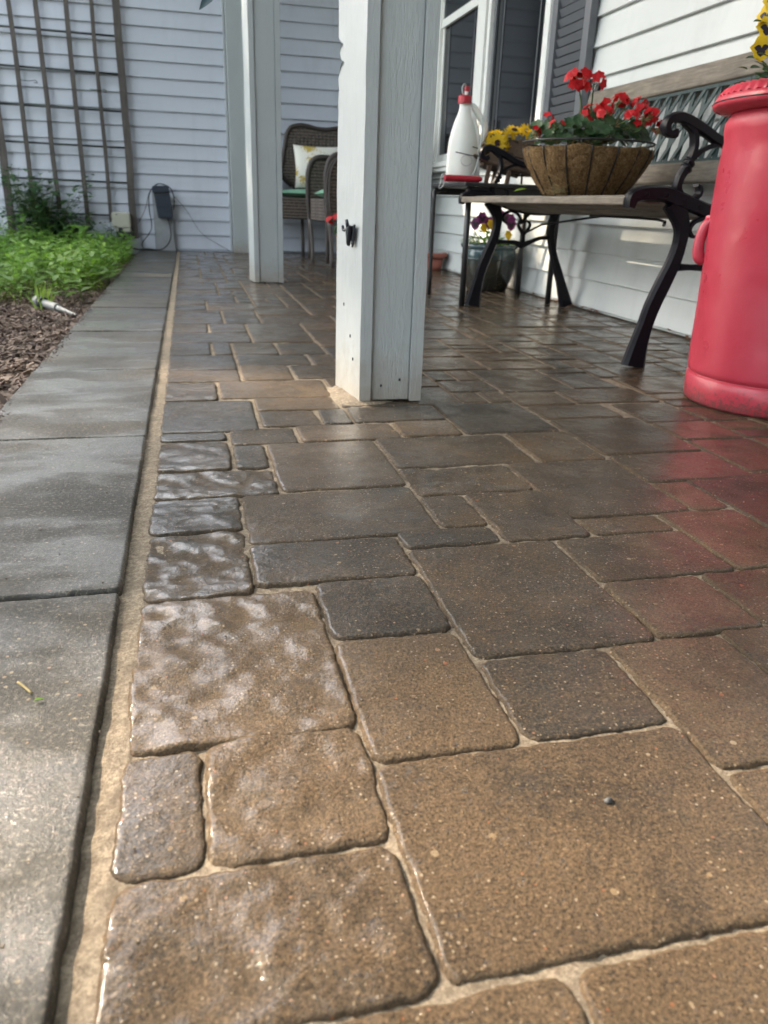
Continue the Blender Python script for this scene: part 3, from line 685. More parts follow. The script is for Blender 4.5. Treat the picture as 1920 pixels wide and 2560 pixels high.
o = obj('top_rail', MB().obox((1.600, 2.54, .797), (.013, 0, -.003), (0, .66, 0), (.007, 0, .033)), 'bench_wood', bn, bev=.008)
obj('lower_rail', MB().obox((1.557, 2.54, .514), (.012, 0, -.003), (0, .64, 0), (.006, 0, .031)), 'bench_wood', bn, bev=.006)
lt = MB(); zb, zt = .546, .764; X_ = lambda z: 1.567+(z-.546)*.15
for k in range(19):
    y = 1.94+k*.067
    lt.obox((X_((zb+zt)/2), y, (zb+zt)/2), (.0025, 0, 0), (0, .010, 0), (.0025*6, 0, (zt-zb)/2))
ang = .75
for k in range(-6, 30):
    ya = 1.90+k*.067
    for sg in (1,):
        y_b, y_t = ya, ya-(zt-zb)*ang*1.0*sg
        def cl(y): return min(max(y, 1.915), 3.165)
        if (y_b < 1.915 and y_t < 1.915) or (y_b > 3.165 and y_t > 3.165): continue
        f0 = (cl(y_b)-y_b)/(y_t-y_b); f1 = (cl(y_t)-y_b)/(y_t-y_b)
        za, zc = zb+(zt-zb)*f0, zb+(zt-zb)*f1; ya_, yc_ = cl(y_b), cl(y_t)
        lt.obox((X_((za+zc)/2)-.006, (ya_+yc_)/2, (za+zc)/2), (.0016, 0, 0), (0, .0095, 0), ((X_(zc)-X_(za))/2, (yc_-ya_)/2, (zc-za)/2))
lt.obox((X_(zb+.005)-.003, 2.54, zb+.004), (.006, 0, 0), (0, .628, 0), (0, 0, .005)); lt.obox((X_(zt-.005)-.003, 2.54, zt-.004), (.006, 0, 0), (0, .628, 0), (0, 0, .005))
obj('back_lattice', lt, 'lattice', bn)
obj('brace_rod', MB().tube([(1.20, 1.90, .372), (1.26, 2.00, .362), (1.33, 2.15, .375), (1.35, 2.6, .378)], .004, 6, 4).tube([(1.364, 3.19, .296), (1.40, 3.10, .335), (1.40, 2.6, .378)], .004, 6), 'iron', bn, sm=True)

# ------------------------------------------------------------------ COIR BASKET with geraniums on the bench
def petal_flower(mb, p, n, r, k=5, wd=.9, cup=.2, seg=3):
    n = Vector(n).normalized(); a1 = n.orthogonal().normalized(); a2 = n.cross(a1); r0_ = random.random()*6
    for i in range(k):
        a = r0_+2*PI*i/k+random.uniform(-.1, .1); d = a1*math.cos(a)+a2*math.sin(a)+n*cup
        mb.leaf(p, d, n, r*random.uniform(.9, 1.1), r*wd, .15, .12, seg)
def umbel(petals, stems, c, R, nf, base=None, fr=.019):
    c = Vector(c)
    for i in range(nf):
        d = Vector((random.gauss(0, 1), random.gauss(0, 1), random.gauss(.35, 1))).normalized()
        p = c+Vector((d.x*R, d.y*R, d.z*R*.7))
        petal_flower(petals, p, d+Vector((-.3, -.4, .2)), fr*.82, 5, .9)
        stems.tube([c-Vector((0, 0, R*.5)), p], .0008, 4)
    if base is not None: stems.tube([base, (Vector(base)+c)/2+Vector((.005, 0, .01)), c-Vector((0, 0, R*.3))], [.003, .0025, .002], 6, 3)
bk = thing('coir_hanging_basket', (1.245, 2.47, .434), 'wire basket with brown coir liner standing on the bench', 'basket')
BC = (1.245, 2.47, 0); rt, rb, zt_, zb_ = .198, .118, .585, .434
NR = 16
def cw(a, i, r, z):
    t = (z-zb_)/(zt_-zb_); k = math.cos(a*NR)*.5+.5
    return (r+(k**2)*-.0035*(.4+t)+.0022*float(vn(a*8, z*60, 1, 3))+.003*float(vn(a*22, z*150, 1, 4))+.0022*math.sin(a*7.3+z*40), z+(.004*math.sin(a*5)+.003*math.sin(a*11) if t > .9 else 0))
def rad(t): return rb+(rt-rb)*(1-(1-t)**1.55)
prof = [(rb*.3, zb_)]+[(rad(t)+.004, zb_+(zt_-zb_)*t*.90) for t in np.linspace(0, 1, 22)]+[(rt-.012, zt_-.014), (rt-.03, zt_-.03), (.02, zt_-.035)]
liner = obj('coir_liner', MB().lathe(prof, BC, 192, cw), 'coir', bk, sm=True)
wm = MB()
for k in range(NR):
    a = 2*PI*(k+.0)/NR; wm.tube([(BC[0]+(rad(t)+.0055)*math.cos(a), BC[1]+(rad(t)+.0055)*math.sin(a), zb_+(zt_-zb_)*t) for t in np.linspace(0, 1.02, 10)], .0028, 6)
wm.tube([(BC[0]+(rt+.004)*math.cos(2*PI*k/64), BC[1]+(rt+.004)*math.sin(2*PI*k/64), zt_+.003) for k in range(65)], .0032, 8)
obj('wire_frame', wm, 'wire', bk, sm=True)
hair = MB()
for k in range(1500):
    a = random.uniform(0, 2*PI); t = random.random(); r = rad(t)+.005; z = zb_+(zt_-zb_)*t
    p = Vector((BC[0]+r*math.cos(a), BC[1]+r*math.sin(a), z)); tg = Vector((-math.sin(a), math.cos(a), 0)); o_ = Vector((math.cos(a), math.sin(a), 0))
    L = random.uniform(.006, .022); u = tg*random.uniform(-1, 1)+Vector((0, 0, random.uniform(-.8, .8)))
    hair.tube([p, p+u*L*.5+o_*random.uniform(.001, .005), p+u*L], .0005, 3)
obj('coir_fibre', hair, 'coir', liner)
gr = thing('geranium', (1.245, 2.47, .56), 'red geranium plant with scalloped green leaves growing in the coir basket', 'plant')
lv, pt, st, fd = MB(), MB(), MB(), MB()
for k in range(150):
    a = random.uniform(0, 2*PI); r = .18*math.sqrt(random.random()); z = .60+random.uniform(-.015, .065)*(1.25-r/.2)
    if random.random() < .45: z += .012
    lv.disc_leaf((1.235+r*math.cos(a), 2.47+r*math.sin(a), z), (math.cos(a)*.6+random.uniform(-.4, .2), math.sin(a)*.5-.5+random.uniform(-.4, .3), .8), random.uniform(.013, .024))
UM = [((1.165, 2.42, .757), .036, 16, .021), ((1.205, 2.40, .752), .030, 10, .021), ((1.225, 2.44, .672), .030, 11, .018), ((1.275, 2.46, .676), .026, 9, .018), ((1.30, 2.40, .708), .020, 6, .020), ((1.345, 2.50, .718), .018, 5, .021), ((1.30, 2.32, .655), .018, 5, .019),
      ((1.35, 2.36, .678), .022, 6, .020), ((1.385, 2.38, .655), .024, 6, .021), ((1.415, 2.36, .638), .018, 4, .021), ((1.09, 2.45, .650), .016, 3, .017), ((1.05, 2.46, .612), .022, 4, .014), ((1.32, 2.32, .635), .010, 2, .017), ((1.25, 2.40, .690), .022, 8, .018), ((1.235, 2.36, .665), .020, 6, .017), ((1.10, 2.40, .628), .020, 4, .015), ((1.36, 2.38, .70), .022, 6, .018), ((1.37, 2.33, .665), .02, 6, .018), ((1.33, 2.42, .695), .02, 6, .018)]
for c, R, n, fr in UM:
    pt = MB(); umbel(pt, st, c, R, n, (1.24+(c[0]-1.24)*.4, 2.46, .59), fr); obj('flower_head', pt, 'petr', gr, sm=True)
for c in ((1.355, 2.34, .650), (1.24, 2.38, .655), (1.41, 2.34, .625), (1.05, 2.44, .60), (1.27, 2.36, .63)):
    fd = MB()
    for k in range(22):
        d = Vector((random.gauss(0, 1), random.gauss(0, 1), random.gauss(0, 1))).normalized(); fd.tube([Vector(c), Vector(c)+d*random.uniform(.01, .022)], [.0008, .0014], 4)
    obj('spent_bloom', fd, 'petm', gr, sm=True)
obj('foliage', lv, 'leafg', gr, sm=True); obj('stems', st, 'stem', gr, sm=True)
# bright little clip of leaves and a bird nest tuft beside the basket
one('tag_clip', MB().leaf((1.115, 2.62, .455), (-1, .2, -.05), (0, -.3, 1), .045, .018).leaf((1.115, 2.62, .462), (-1, .0, .3), (0, -.3, 1), .03, .012), 'leafy', 'bright lime leaf sprig poking out left of the coir basket base', 'sprig', sm=True)
nst = MB(); random.seed(3)
for k in range(90):
    a = random.uniform(0, 6.28); p = Vector((1.115+random.gauss(0, .014), 2.38+random.gauss(0, .015), .437+abs(random.gauss(0, .014))))
    nst.tube([p, p+Vector((math.cos(a), math.sin(a), random.uniform(-.3, .6)))*.02], .0006, 3)
one('straw_tuft', nst, 'petm', 'loose golden straw tuft on the bench at the left foot of the coir basket', 'straw', sm=True)

# ------------------------------------------------------------------ RED CAN PLANTER
CC = (1.262, 1.475, 0)
cn = thing('milk_can_planter', CC, 'glossy red painted milk can planter with roped rim at the right edge', 'planter')
prof = [(.0, .0), (.176, .0), (.182, .006), (.183, .058), (.1790, .0600), (.1750, .0620), (.1775, .0640), (.1815, .067), (.182, .075), (.184, .20), (.187, .36), (.1885, .48), (.187, .535), (.192, .552), (.193, .568), (.186, .582), (.183, .588)]
def dent(a, i, r, z): return (r+.0022*math.sin(a*2+z*9)+.0016*math.sin(a*5+z*14+1)*(z > .08)*(z < .55), z)
bd_ = []
for i in range(len(prof)-1):
    a, b = prof[i], prof[i+1]; n = max(1, int(abs(b[1]-a[1])/.02))
    for j in range(n): bd_.append((a[0]+(b[0]-a[0])*j/n, a[1]+(b[1]-a[1])*j/n))
bd_.append(prof[-1])
obj('body', MB().lathe(bd_, CC, 96, dent), 'red', cn, sm=True)
rim = [(.183, .586), (.200, .588), (.219, .594), (.2225, .602), (.216, .614), (.2145, .615)]
obj('rim', MB().lathe(rim, CC, 96, cap=False), 'red', cn, sm=True)
def rope(a, i, r, z): return (r+.0018*math.sin(a*64+i*1.6), z+.0009*math.sin(a*64+i*1.6))
obj('rope_edge', MB().lathe([(.2145, .6155), (.210, .622), (.203, .629), (.194, .634), (.184, .635), (.176, .632), (.172, .62)], CC, 448, rope, cap=False), 'red', cn, sm=True)
obj('soil', MB().lathe([(.001, .618), (.174, .618)], CC, 48, cap=False), 'soil', cn)
hA = math.radians(150)
hx, hy = CC[0]+.184*math.cos(hA), CC[1]+.184*math.sin(hA)
obj('handle', MB().tube([(hx+.002, hy, .378), (hx-.007, hy+.004, .374), (hx-.014, hy+.007, .355), (hx-.016, hy+.008, .325), (hx-.012, hy+.006, .303), (hx-.003, hy+.002, .298)], [.012, .011, .011, .012, .012, .010], 10, 4), 'red', cn, sm=True)
obj('handle_lug', MB().box(hx-.009, hx+.006, hy-.016, hy+.016, .362, .392), 'red', cn, bev=.005)
obj('chipped_edge', MB().lathe([(.2226, .6015), (.2232, .6028), (.2222, .604)], CC, 96, cap=False), 'wire', cn)
pn = thing('yellow_pansies', (1.2, 1.46, .62), 'yellow pansies with black faces growing out of the red can', 'plant')
yp, kp, pl_, ps = MB(), MB(), MB(), MB(); random.seed(21)
def pansy(p, n, r, ym, km, cm=None):
    p = Vector(p); n = Vector(n).normalized(); up = Vector((0, 0, 1)); sd = n.cross(up).normalized(); u = sd.cross(n)
    for ang_, L, Wd in ((1.15, 1, 1.0), (1.95, 1, 1.0), (.1, .95, .9), (3.0, .95, .9), (-1.57, 1.05, 1.25)):
        d = sd*math.cos(ang_)+u*math.sin(ang_)
        ym.leaf(p, d+n*.12, n, r*L, r*Wd, .12, .06, 5)
        if ang_ in (.1, 3.0, -1.57): km.leaf(p+n*.0012, d+n*.14, n, r*.62*L, r*.55*Wd, .12, .06, 4)
for p, n, r in (((1.052, 1.44, .733), (-.9, -.3, .1), .024), ((1.050, 1.43, .712), (-.4, -.9, .2), .022), ((1.046, 1.43, .680), (-.6, -.6, -.3), .022), ((1.062, 1.44, .755), (-.5, -.8, .3), .022), ((1.065, 1.40, .716), (-.9, -.25, .1), .021), ((1.070, 1.395, .690), (-.3, -.9, .35), .020), ((1.060, 1.40, .668), (-.6, -.7, -.5), .021), ((1.095, 1.38, .735), (-.5, -.8, .3), .022), ((1.13, 1.36, .71), (-.4, -.9, .2), .022), ((1.20, 1.36, .74), (-.1, -1, .2), .022), ((1.28, 1.40, .72), (.1, -1, .3), .022)):
    yp, kp = MB(), MB(); pansy(p, n, r, yp, kp); obj('dark_petal_patch', kp, 'petk', obj('flower', yp, 'pety', pn, sm=True), sm=True); ps.tube([p, (Vector(p)+Vector((1.15, 1.44, .64)))/2+Vector((0, 0, .012)), (1.15, 1.44, .62)], .0013, 5, 3)
for k in range(150):
    a = random.uniform(0, 2*PI); r = .168*math.sqrt(random.random()); p = (CC[0]+r*math.cos(a), CC[1]+r*math.sin(a), .625+random.uniform(0, .045))
    d = (math.cos(a)+random.gauss(0, .4), math.sin(a)+random.gauss(0, .4), random.uniform(.0, 1)); pl_.leaf(p, d, (0, 0, 1), random.uniform(.02, .036), random.uniform(.011, .018), .25, .2, 4)
for p, d in (((1.052, 1.44, .664), (-1, -.1, .1)), ((1.052, 1.44, .722), (-1, -.2, .1)), ((1.055, 1.43, .648), (-1, -.2, .05)), ((1.045, 1.40, .660), (-1, -.1, .3)), ((1.06, 1.40, .64), (-1, -.2, .1)), ((1.07, 1.38, .645), (-1, -.5, .3)), ((1.06, 1.40, .635), (-1, -.1, -.1)), ((1.08, 1.36, .665), (-.6, -.6, .4)), ((1.09, 1.36, .65), (-.5, -.8, .3))):
    pl_.leaf(p, d, (0, -.4, 1), .030, .020, .15, .2, 5); ps.tube([p, (1.14, 1.44, .62)], .001, 4)
obj('foliage', pl_, 'leafd', pn, sm=True); obj('stems', ps, 'stem', pn, sm=True)

# ------------------------------------------------------------------ SIDE TABLE, jug, barrow planter
tb_ = thing('side_table', (1.34, 3.41, 0), 'black metal side table behind the far end of the bench', 'table')
obj('tabletop', MB().box(1.085, 1.585, 3.17, 3.67, .468, .484), 'tabm', tb_, bev=.004)
[obj('apron', MB().box(1.105, 1.565, q, q+.015, .440, .4675), 'tabm', tb_, bev=.002) for q in (3.185, 3.640)]
for x, y in ((1.112, 3.192), (1.556, 3.30), (1.556, 3.65)): obj('leg', MB().tube([(x, y, 0), (x, y, .4675)], .0125, 10), 'tabm', tb_, sm=True)
obj('leg', MB().tube([(1.095, 3.62, 0), (1.095, 3.62, .42), (1.101, 3.62, .447), (1.122, 3.62, .460), (1.15, 3.62, .461)], .0095, 10, 4), 'tabm', tb_, sm=True)
jg = thing('sprayer_jug', (1.155, 3.40, .485), 'white plastic weed killer jug with red cap standing on the table', 'jug')
# flattened bottle, wider in x, handle at the right shoulder
jp = [(.0, 0), (.060, 0), (.066, .006), (.067, .05), (.066, .11), (.062, .155), (.054, .195), (.043, .232), (.031, .262), (.0255, .285), (.0255, .305), (.0, .305)]
bd2 = obj('bottle', MB().lathe(jp, (1.145, 3.40, .4855), 40, lambda a, i, r, z: (r*(1+.05*math.cos(4*a)), z), sc=(1.0, .62)), 'plastic', jg, sm=True)
obj('grip', MB().tube([(1.163, 3.40, .782), (1.180, 3.40, .775), (1.203, 3.40, .748), (1.226, 3.40, .722), (1.234, 3.40, .695), (1.226, 3.40, .660), (1.205, 3.40, .62)], [.010, .012, .014, .015, .014, .013, .012], 12, 5), 'plastic', jg, sm=True)
obj('bottle_side', MB().prism([(1.155, .50), (1.222, .50), (1.224, .60), (1.214, .67), (1.19, .74), (1.16, .78)], lambda a, b, d: (a, 3.385+d, b), .03), 'plastic', jg, bev=.010)
cp = obj('cap', MB().lathe([(.0, 0), (.0285, 0), (.0285, .026), (.024, .030), (.0, .030)], (1.139, 3.40, .786), 28), 'redpl', jg, bev=.001)
obj('nozzle', MB().tube([(1.143, 3.40, .816), (1.143, 3.40, .832)], .007, 12).tube([(1.146, 3.40, .832), (1.146, 3.40, .8325)], .007, 12), 'plastic', cp, sm=False)
obj('nozzle_tip', MB().box(1.136, 1.156, 3.392, 3.408, .830, .850), 'redpl', cp, bev=.003)
obj('label_text', MB().box(1.196, 1.2005, 3.3832, 3.3842, .700, .7012).box(1.196, 1.2005, 3.3832, 3.3842, .704, .705), 'redpl', jg)
hs = MB().tube([(1.140, 3.398, .850), (1.128, 3.385, .855), (1.118, 3.38, .842), (1.121, 3.38, .822), (1.130, 3.39, .816)], .003, 6, 5)
hs.tube([(1.208, 3.365, .735), (1.210, 3.36, .68), (1.204, 3.355, .62), (1.196, 3.35, .575), (1.185, 3.345, .535), (1.165, 3.34, .508), (1.145, 3.335, .500)], .003, 6, 5)
hs.tube([(1.14+.024*math.cos(a), 3.335, .570+.020*math.sin(a)) for a in np.linspace(0, 2*PI, 20)], .0014, 5)
obj('hose', hs, 'clear', jg, sm=True)
wd_ = thing('spray_wand', (1.10, 3.27, .485), 'red plastic spray handle lying across the table edge below the jug', 'spray handle')
obj('grip', MB().tube([(1.030, 3.27, .4985), (1.045, 3.27, .4985), (1.15, 3.27, .4985), (1.175, 3.27, .4985), (1.19, 3.27, .500)], [.013, .0135, .0125, .0125, .008], 10), 'redpl', wd_, bev=.001)
obj('cord', MB().tube([(1.036, 3.265, .506), (1.020, 3.26, .515), (1.012, 3.26, .500), (1.010, 3.26, .480), (1.004, 3.26, .464), (1.010, 3.26, .458), (1.022, 3.26, .470), (1.026, 3.26, .488)], .0016, 5, 4), 'clear', wd_, sm=True)
br = thing('wheelbarrow_planter', (1.36, 3.46, .485), 'small brown wooden wheelbarrow planter on the side table', 'planter')
for yb_ in (3.38, 3.53):
    tr = MB()
    tr.prism([(1.235, .588), (1.300, .640), (1.345, .662), (1.465, .668), (1.470, .545), (1.430, .530), (1.250, .560)], lambda a, b, d: (a, yb_+d, b), .012)
    obj('tray_side', tr, 'barrow', br, bev=.002)
obj('tray_floor', MB().obox((1.35, 3.461, .552), (.11, 0, -.012), (0, .068, 0), (0, 0, .006)).obox((1.464, 3.461, .605), (.004, 0, 0), (0, .068, 0), (0, 0, .055)), 'barrow', br, bev=.002)
for y in (3.375, 3.548): obj('handle', MB().tube([(1.155, y, .600), (1.20, y, .588), (1.30, y, .560), (1.46, y, .528)], [.007, .009, .010, .010], 8), 'barrow', br, sm=True)
for x, y in ((1.258, 3.377), (1.258, 3.546), (1.352, 3.377), (1.352, 3.546)): obj('leg', MB().obox((x-.004, y, .523), (.009, 0, 0), (0, .007, 0), (.006, 0, .038)), 'barrow', br, bev=.002)
wh = obj('wheel', MB().lathe([(.03, -.008), (.042, -.008), (.042, .008), (.03, .008), (.03, -.008)], (0, 0, 0), 32, cap=False).lathe([(.0, -.009), (.008, -.009), (.008, .009), (0, .009)], (0, 0, 0), 12), 'barrow', br)
wh.rotation_euler = (PI/2, 0, 0); wh.location = (1.445-1.36, 0, .042)
obj('spoke', MB().obox((0, 0, 0), (.034, 0, 0), (0, .004, 0), (0, 0, .004)).obox((0, 0, 0), (.0035, 0, 0), (0, .034, 0), (0, 0, .0035)), 'barrow', None).parent = wh
sf = thing('yellow_daisies', (1.36, 3.46, .60), 'yellow rudbeckia blooms with dark centres filling the wheelbarrow planter', 'flowers')
yp, cn_, lv, st = MB(), MB(), MB(), MB(); random.seed(8)
for p, n, r in (((1.275, 3.40, .668), (-.3, -.6, .7), .042), ((1.285, 3.37, .645), (-.5, -.9, -.1), .045), ((1.345, 3.40, .672), (.3, -.7, .4), .040), ((1.375, 3.42, .700), (.0, -.5, .9), .042), ((1.43, 3.42, .700), (.2, -.8, .5), .036), ((1.445, 3.40, .685), (.4, -.8, .1), .030), ((1.24, 3.40, .645), (-.7, -.6, .1), .036), ((1.31, 3.37, .628), (.0, -.8, -.5), .034), ((1.40, 3.48, .70), (0, .2, 1), .04), ((1.32, 3.50, .69), (0, .3, 1), .04)):
    yp, cn_ = MB(), MB(); petal_flower(yp, p, n, r, 12, .34, .25, 4); petal_flower(yp, Vector(p)-Vector(n)*.003, n, r*.95, 11, .32, .05, 4)
    q = Vector(p); nn = Vector(n).normalized()
    cn_.tube([q-nn*.002, q+nn*.004, q+nn*.008, q+nn*.010], [.009, .010, .008, .003] if r < .041 else [.012, .013, .010, .003], 14); st.tube([q, (1.35, 3.46, .57)], .002, 5)
    obj('flower_centre', cn_, 'cone' if r > .041 else 'petm', obj('flower', yp, 'pety', sf, sm=True), sm=True)
for k in range(50):
    a = random.uniform(0, 6.28); lv.leaf((1.34+.08*math.cos(a), 3.46+.05*math.sin(a), .60+random.uniform(0, .06)), (math.cos(a), math.sin(a), random.uniform(-.2, .9)), (0, 0, 1), .05, .02, .3, .2, 4)
obj('foliage', lv, 'leafd', sf, sm=True); obj('stems', st, 'stem', sf, sm=True)
for p, lb in (([(1.185, 3.33, .618), (1.16, 3.325, .622)], 'short dark wire tip above the others over the sprayer jug'), ([(1.09, 3.33, .600), (1.16, 3.335, .590), (1.23, 3.34, .588)], 'thin dark wire sticking out left across the sprayer jug'), ([(1.30, 3.33, .600), (1.38, 3.32, .588), (1.46, 3.32, .578)], 'shiny thin wire running right along the wheelbarrow planter towards the coir basket')):
    one('wire_stake', MB().tube(p, .002, 5), 'iron', lb, 'wire', 'wires by the wheelbarrow planter', sm=True)

# ------------------------------------------------------------------ floor pots
gp = thing('glazed_pot', (1.475, 3.87, 0), 'blue green glazed ceramic pot on the floor below the table', 'pot')
obj('body', MB().lathe([(.0, 0), (.098, 0), (.104, .01), (.122, .06), (.134, .12), (.137, .17), (.134, .195), (.132, .200), (.141, .205), (.144, .216), (.140, .224), (.132, .224), (.128, .20), (.0, .20)], (1.475, 3.87, 0), 64, lambda a, i, r, z: (r, z)), 'glaze', gp, sm=True)
obj('relief_band', MB().lathe([(.1365, .150), (.1395, .154), (.1375, .158)], (1.475, 3.87, 0), 64, cap=False), 'glaze', gp, sm=True)
pp = thing('purple_pansies', (1.475, 3.87, .21), 'purple and yellow pansies planted in the blue glazed pot', 'plant')
a_, b_, k_, l_ = MB(), MB(), MB(), MB(); random.seed(12)
for p in ((1.40, 3.80, .345), (1.43, 3.78, .325), (1.52, 3.80, .352), (1.555, 3.82, .34), (1.375, 3.82, .318), (1.545, 3.78, .32), (1.50, 3.85, .37)):
    a_, k_ = MB(), MB(); pansy(p, (random.uniform(-.5, .3), -.9, .2), .031, a_, k_); obj('dark_petal_patch', k_, 'petk', obj('purple_flower', a_, 'petp', pp, sm=True), sm=True)
for p in ((1.435, 3.77, .318), (1.405, 3.78, .300), (1.46, 3.76, .258), (1.455, 3.765, .305), (1.535, 3.78, .27)):
    b_ = MB(); pansy(p, (random.uniform(-.4, .4), -.9, .2), .024, b_, MB()); obj('yellow_flower', b_, 'pety', pp, sm=True)
for k in range(230):
    a = random.uniform(0, 6.28); r = .135*math.sqrt(random.random()); p = (1.475+r*math.cos(a), 3.87+r*math.sin(a), .21+random.uniform(0, .10)*(1.15-r/.135))
    l_.leaf(p, (math.cos(a), math.sin(a), random.uniform(.1, 1.3)), (0, 0, 1), random.uniform(.025, .045), random.uniform(.010, .016), .3, .2, 3)
obj('foliage', l_, 'leafw', pp, sm=True)
tc = thing('terracotta_pot', (1.545, 5.06, 0), 'squat terracotta pot on the floor beside the near post, by the wall', 'pot')
obj('body', MB().lathe([(.0, 0), (.056, 0), (.062, .03), (.068, .075), (.0, .075)], (1.545, 5.06, 0), 40), 'terra', tc, sm=True)
obj('rim', MB().lathe([(.066, .076), (.088, .082), (.092, .110), (.084, .112), (.08, .095), (0, .095)], (1.545, 5.06, 0), 40, cap=False), 'terra', tc, sm=True)
obj('pale_gravel', MB().lathe([(.001, .112), (.06, .113), (.082, .106)], (1.545, 5.06, 0), 32, cap=False), 'trim', tc)
sp = thing('tan_pot', (.862, 4.60, 0), 'narrow tan pot mostly hidden behind the near post', 'pot')
obj('body', MB().lathe([(0, 0), (.036, 0), (.034, .04), (.042, .10), (.048, .16), (.046, .205), (.052, .212), (.048, .22), (0, .2)], (.872, 4.60, 0), 32), 'tan', sp, sm=True)
sg = thing('potted_geranium', (.862, 4.60, .2), 'small red geranium in the tan pot, peeking past the near post', 'plant')
pt, st, lv = MB(), MB(), MB(); random.seed(5)
for c, R, n in (((.785, 4.57, .300), .020, 7), ((.825, 4.56, .315), .022, 8), ((.85, 4.56, .285), .018, 5), ((.88, 4.58, .33), .02, 6)):
    pt = MB(); umbel(pt, st, c, R, n, (.86, 4.6, .21), .022); obj('flower_head', pt, 'petr', sg, sm=True)
for k in range(18):
    a = random.uniform(0, 6.28); lv.disc_leaf((.862+.04*math.cos(a), 4.6+.04*math.sin(a), .235+random.uniform(0, .03)), (math.cos(a)*.6, math.sin(a)*.6-.4, .7), .017)
obj('stems', st, 'stem', sg, sm=True); obj('foliage', lv, 'leafg', sg, sm=True)

# ------------------------------------------------------------------ WICKER FURNITURE
lo = thing('wicker_loveseat', (1.1, 6.2, 0), 'dark brown wicker loveseat against the far end wall', 'loveseat')
bp = [(.745, .44), (.832, .470), (.725, .60), (.742, .70), (.757, .80), (.770, .86), (.800, .905), (.863, .925), (.93, .922), (.997, .908), (1.08, .905), (1.16, .918), (1.24, .908), (1.32, .922), (1.40, .905), (1.43, .83), (1.44, .70), (1.45, .44)]
bp = [(.832, .43), (.80, .50), (.722, .58), (.735, .68)]+bp[4:-1]+[(1.42, .43)]
obj('back_panel', MB().prism(bp, lambda a, b, d: (a, 6.43-(b-.43)*-.08+d, b), .03), 'wick', lo)
obj('back_rim', MB().tube([(a, 6.43+(b-.43)*.08, b) for a, b in bp[1:-1]], .016, 8, 4), 'frame', lo, sm=True)
obj('seat_skirt', MB().box(.60, 1.50, 5.985, 6.42, .270, .415), 'wick', lo, bev=.01)
obj('arm', MB().prism([(5.99, .40), (5.98, .58), (6.05, .64), (6.30, .655), (6.46, .70), (6.46, .40)], lambda a, b, d: (.600+d, a, b), .03), 'wick', lo, bev=.01)
obj('arm', MB().prism([(5.99, .40), (5.98, .58), (6.05, .64), (6.30, .655), (6.46, .70), (6.46, .40)], lambda a, b, d: (1.47+d, a, b), .03), 'wick', lo, bev=.01)
for x, y in ((.63, 6.02), (1.47, 6.02), (.885, 6.43), (1.44, 6.40)): obj('leg', MB().tube([(x, y, 0), (x-.008, y, .272)], .014, 8), 'wickleg', lo, sm=True)
def cushion(x0, x1, y0, y1, z0, z1, name, mat, label, cat, group=None):
    m = MB(); n = 14; o = 0
    for s_ in (1, -1):
        for j in range(n+1):
            for i in range(n+1):
                u, v = i/n*2-1, j/n*2-1; e = (1-abs(u)**3.2)**.5*(1-abs(v)**3.2)**.5
                m.v.append(((x0+x1)/2+u*(x1-x0)/2, (y0+y1)/2+v*(y1-y0)/2, (z0+z1)/2+s_*(z1-z0)/2*e))
        for j in range(n):
            for i in range(n):
                q = (o+j*(n+1)+i, o+j*(n+1)+i+1, o+(j+1)*(n+1)+i+1, o+(j+1)*(n+1)+i); m.f.append(q if s_ > 0 else q[::-1])
        o += (n+1)**2
    return one(name, m, mat, label, cat, group, sm=True)
cushion(.635, 1.465, 5.975, 6.40, .414, .478, 'seat_cushion', 'green_c', 'mint green seat cushion on the wicker loveseat', 'cushion', 'mint green seat cushions')
# pillow leaning on the back
m = MB(); n = 16; o = 0
for s_ in (1, -1):
    for j in range(n+1):
        for i in range(n+1):
            u, v = i/n*2-1, j/n*2-1; e = max(0, (1-u*u)*(1-v*v))**.5; pin = 1-.07*(1-v*v)*abs(u)-0; pin2 = 1-.06*(1-u*u)*abs(v)
            x = .975+u*.178*(pin); h = v*.155*pin2
            m.v.append((x, 6.27+h*.28-s_*.055*e, .632+h*.96))
    for j in range(n):
        for i in range(n):
            q = (o+j*(n+1)+i, o+j*(n+1)+i+1, o+(j+1)*(n+1)+i+1, o+(j+1)*(n+1)+i); m.f.append(q if s_ < 0 else q[::-1])
    o += (n+1)**2
one('throw_pillow', m, 'pillow', 'cream throw pillow with gold sprig print leaning on the loveseat', 'pillow', sm=True)
ch = thing('wicker_armchair', (1.1, 5.43, 0), 'brown wicker armchair facing the yard, half hidden by the near post', 'armchair')
def arm(y):
    return MB().tube([(.824, y, .02), (.822, y, .28), (.814, y, .40), (.812, y, .53), (.822, y, .60), (.845, y, .645), (.885, y, .667), (.95, y, .670), (1.10, y, .672), (1.30, y, .70)], [.011, .013, .016, .018, .019, .019, .019, .018, .018, .018], 8, 4)
for y, dx in ((5.655, 0), (5.215, .052)):
    a = arm(y)
    a.v = [(v[0]+dx, v[1], v[2]) for v in a.v]
    fr = obj('arm_frame', a, 'frame', ch, sm=True)
    pz = MB().prism([(.83+dx, .28), (.822+dx, .55), (.835+dx, .62), (.88+dx, .655), (1.30, .68), (1.30, .28)], lambda p_, q_, d: (p_, y-.006+d, q_), .012); obj('arm_panel', pz, 'wick', fr)
st_ = MB()
for k in range(9):      # wrapped strands on the near arm
    ox, oy = random.uniform(-.014, .014), random.uniform(-.014, .014)
    st_.tube([(.874+ox+random.uniform(-.006, .006), 5.200+oy, .28+i*.045) if i < 6 else (.874+ox+(.012, .045, .10)[i-6], 5.200+oy, (.585, .640, .668)[i-6]) for i in range(9)], .0035, 5, 3)
obj('wrapped_strand', st_, 'wickleg', ch, sm=True)
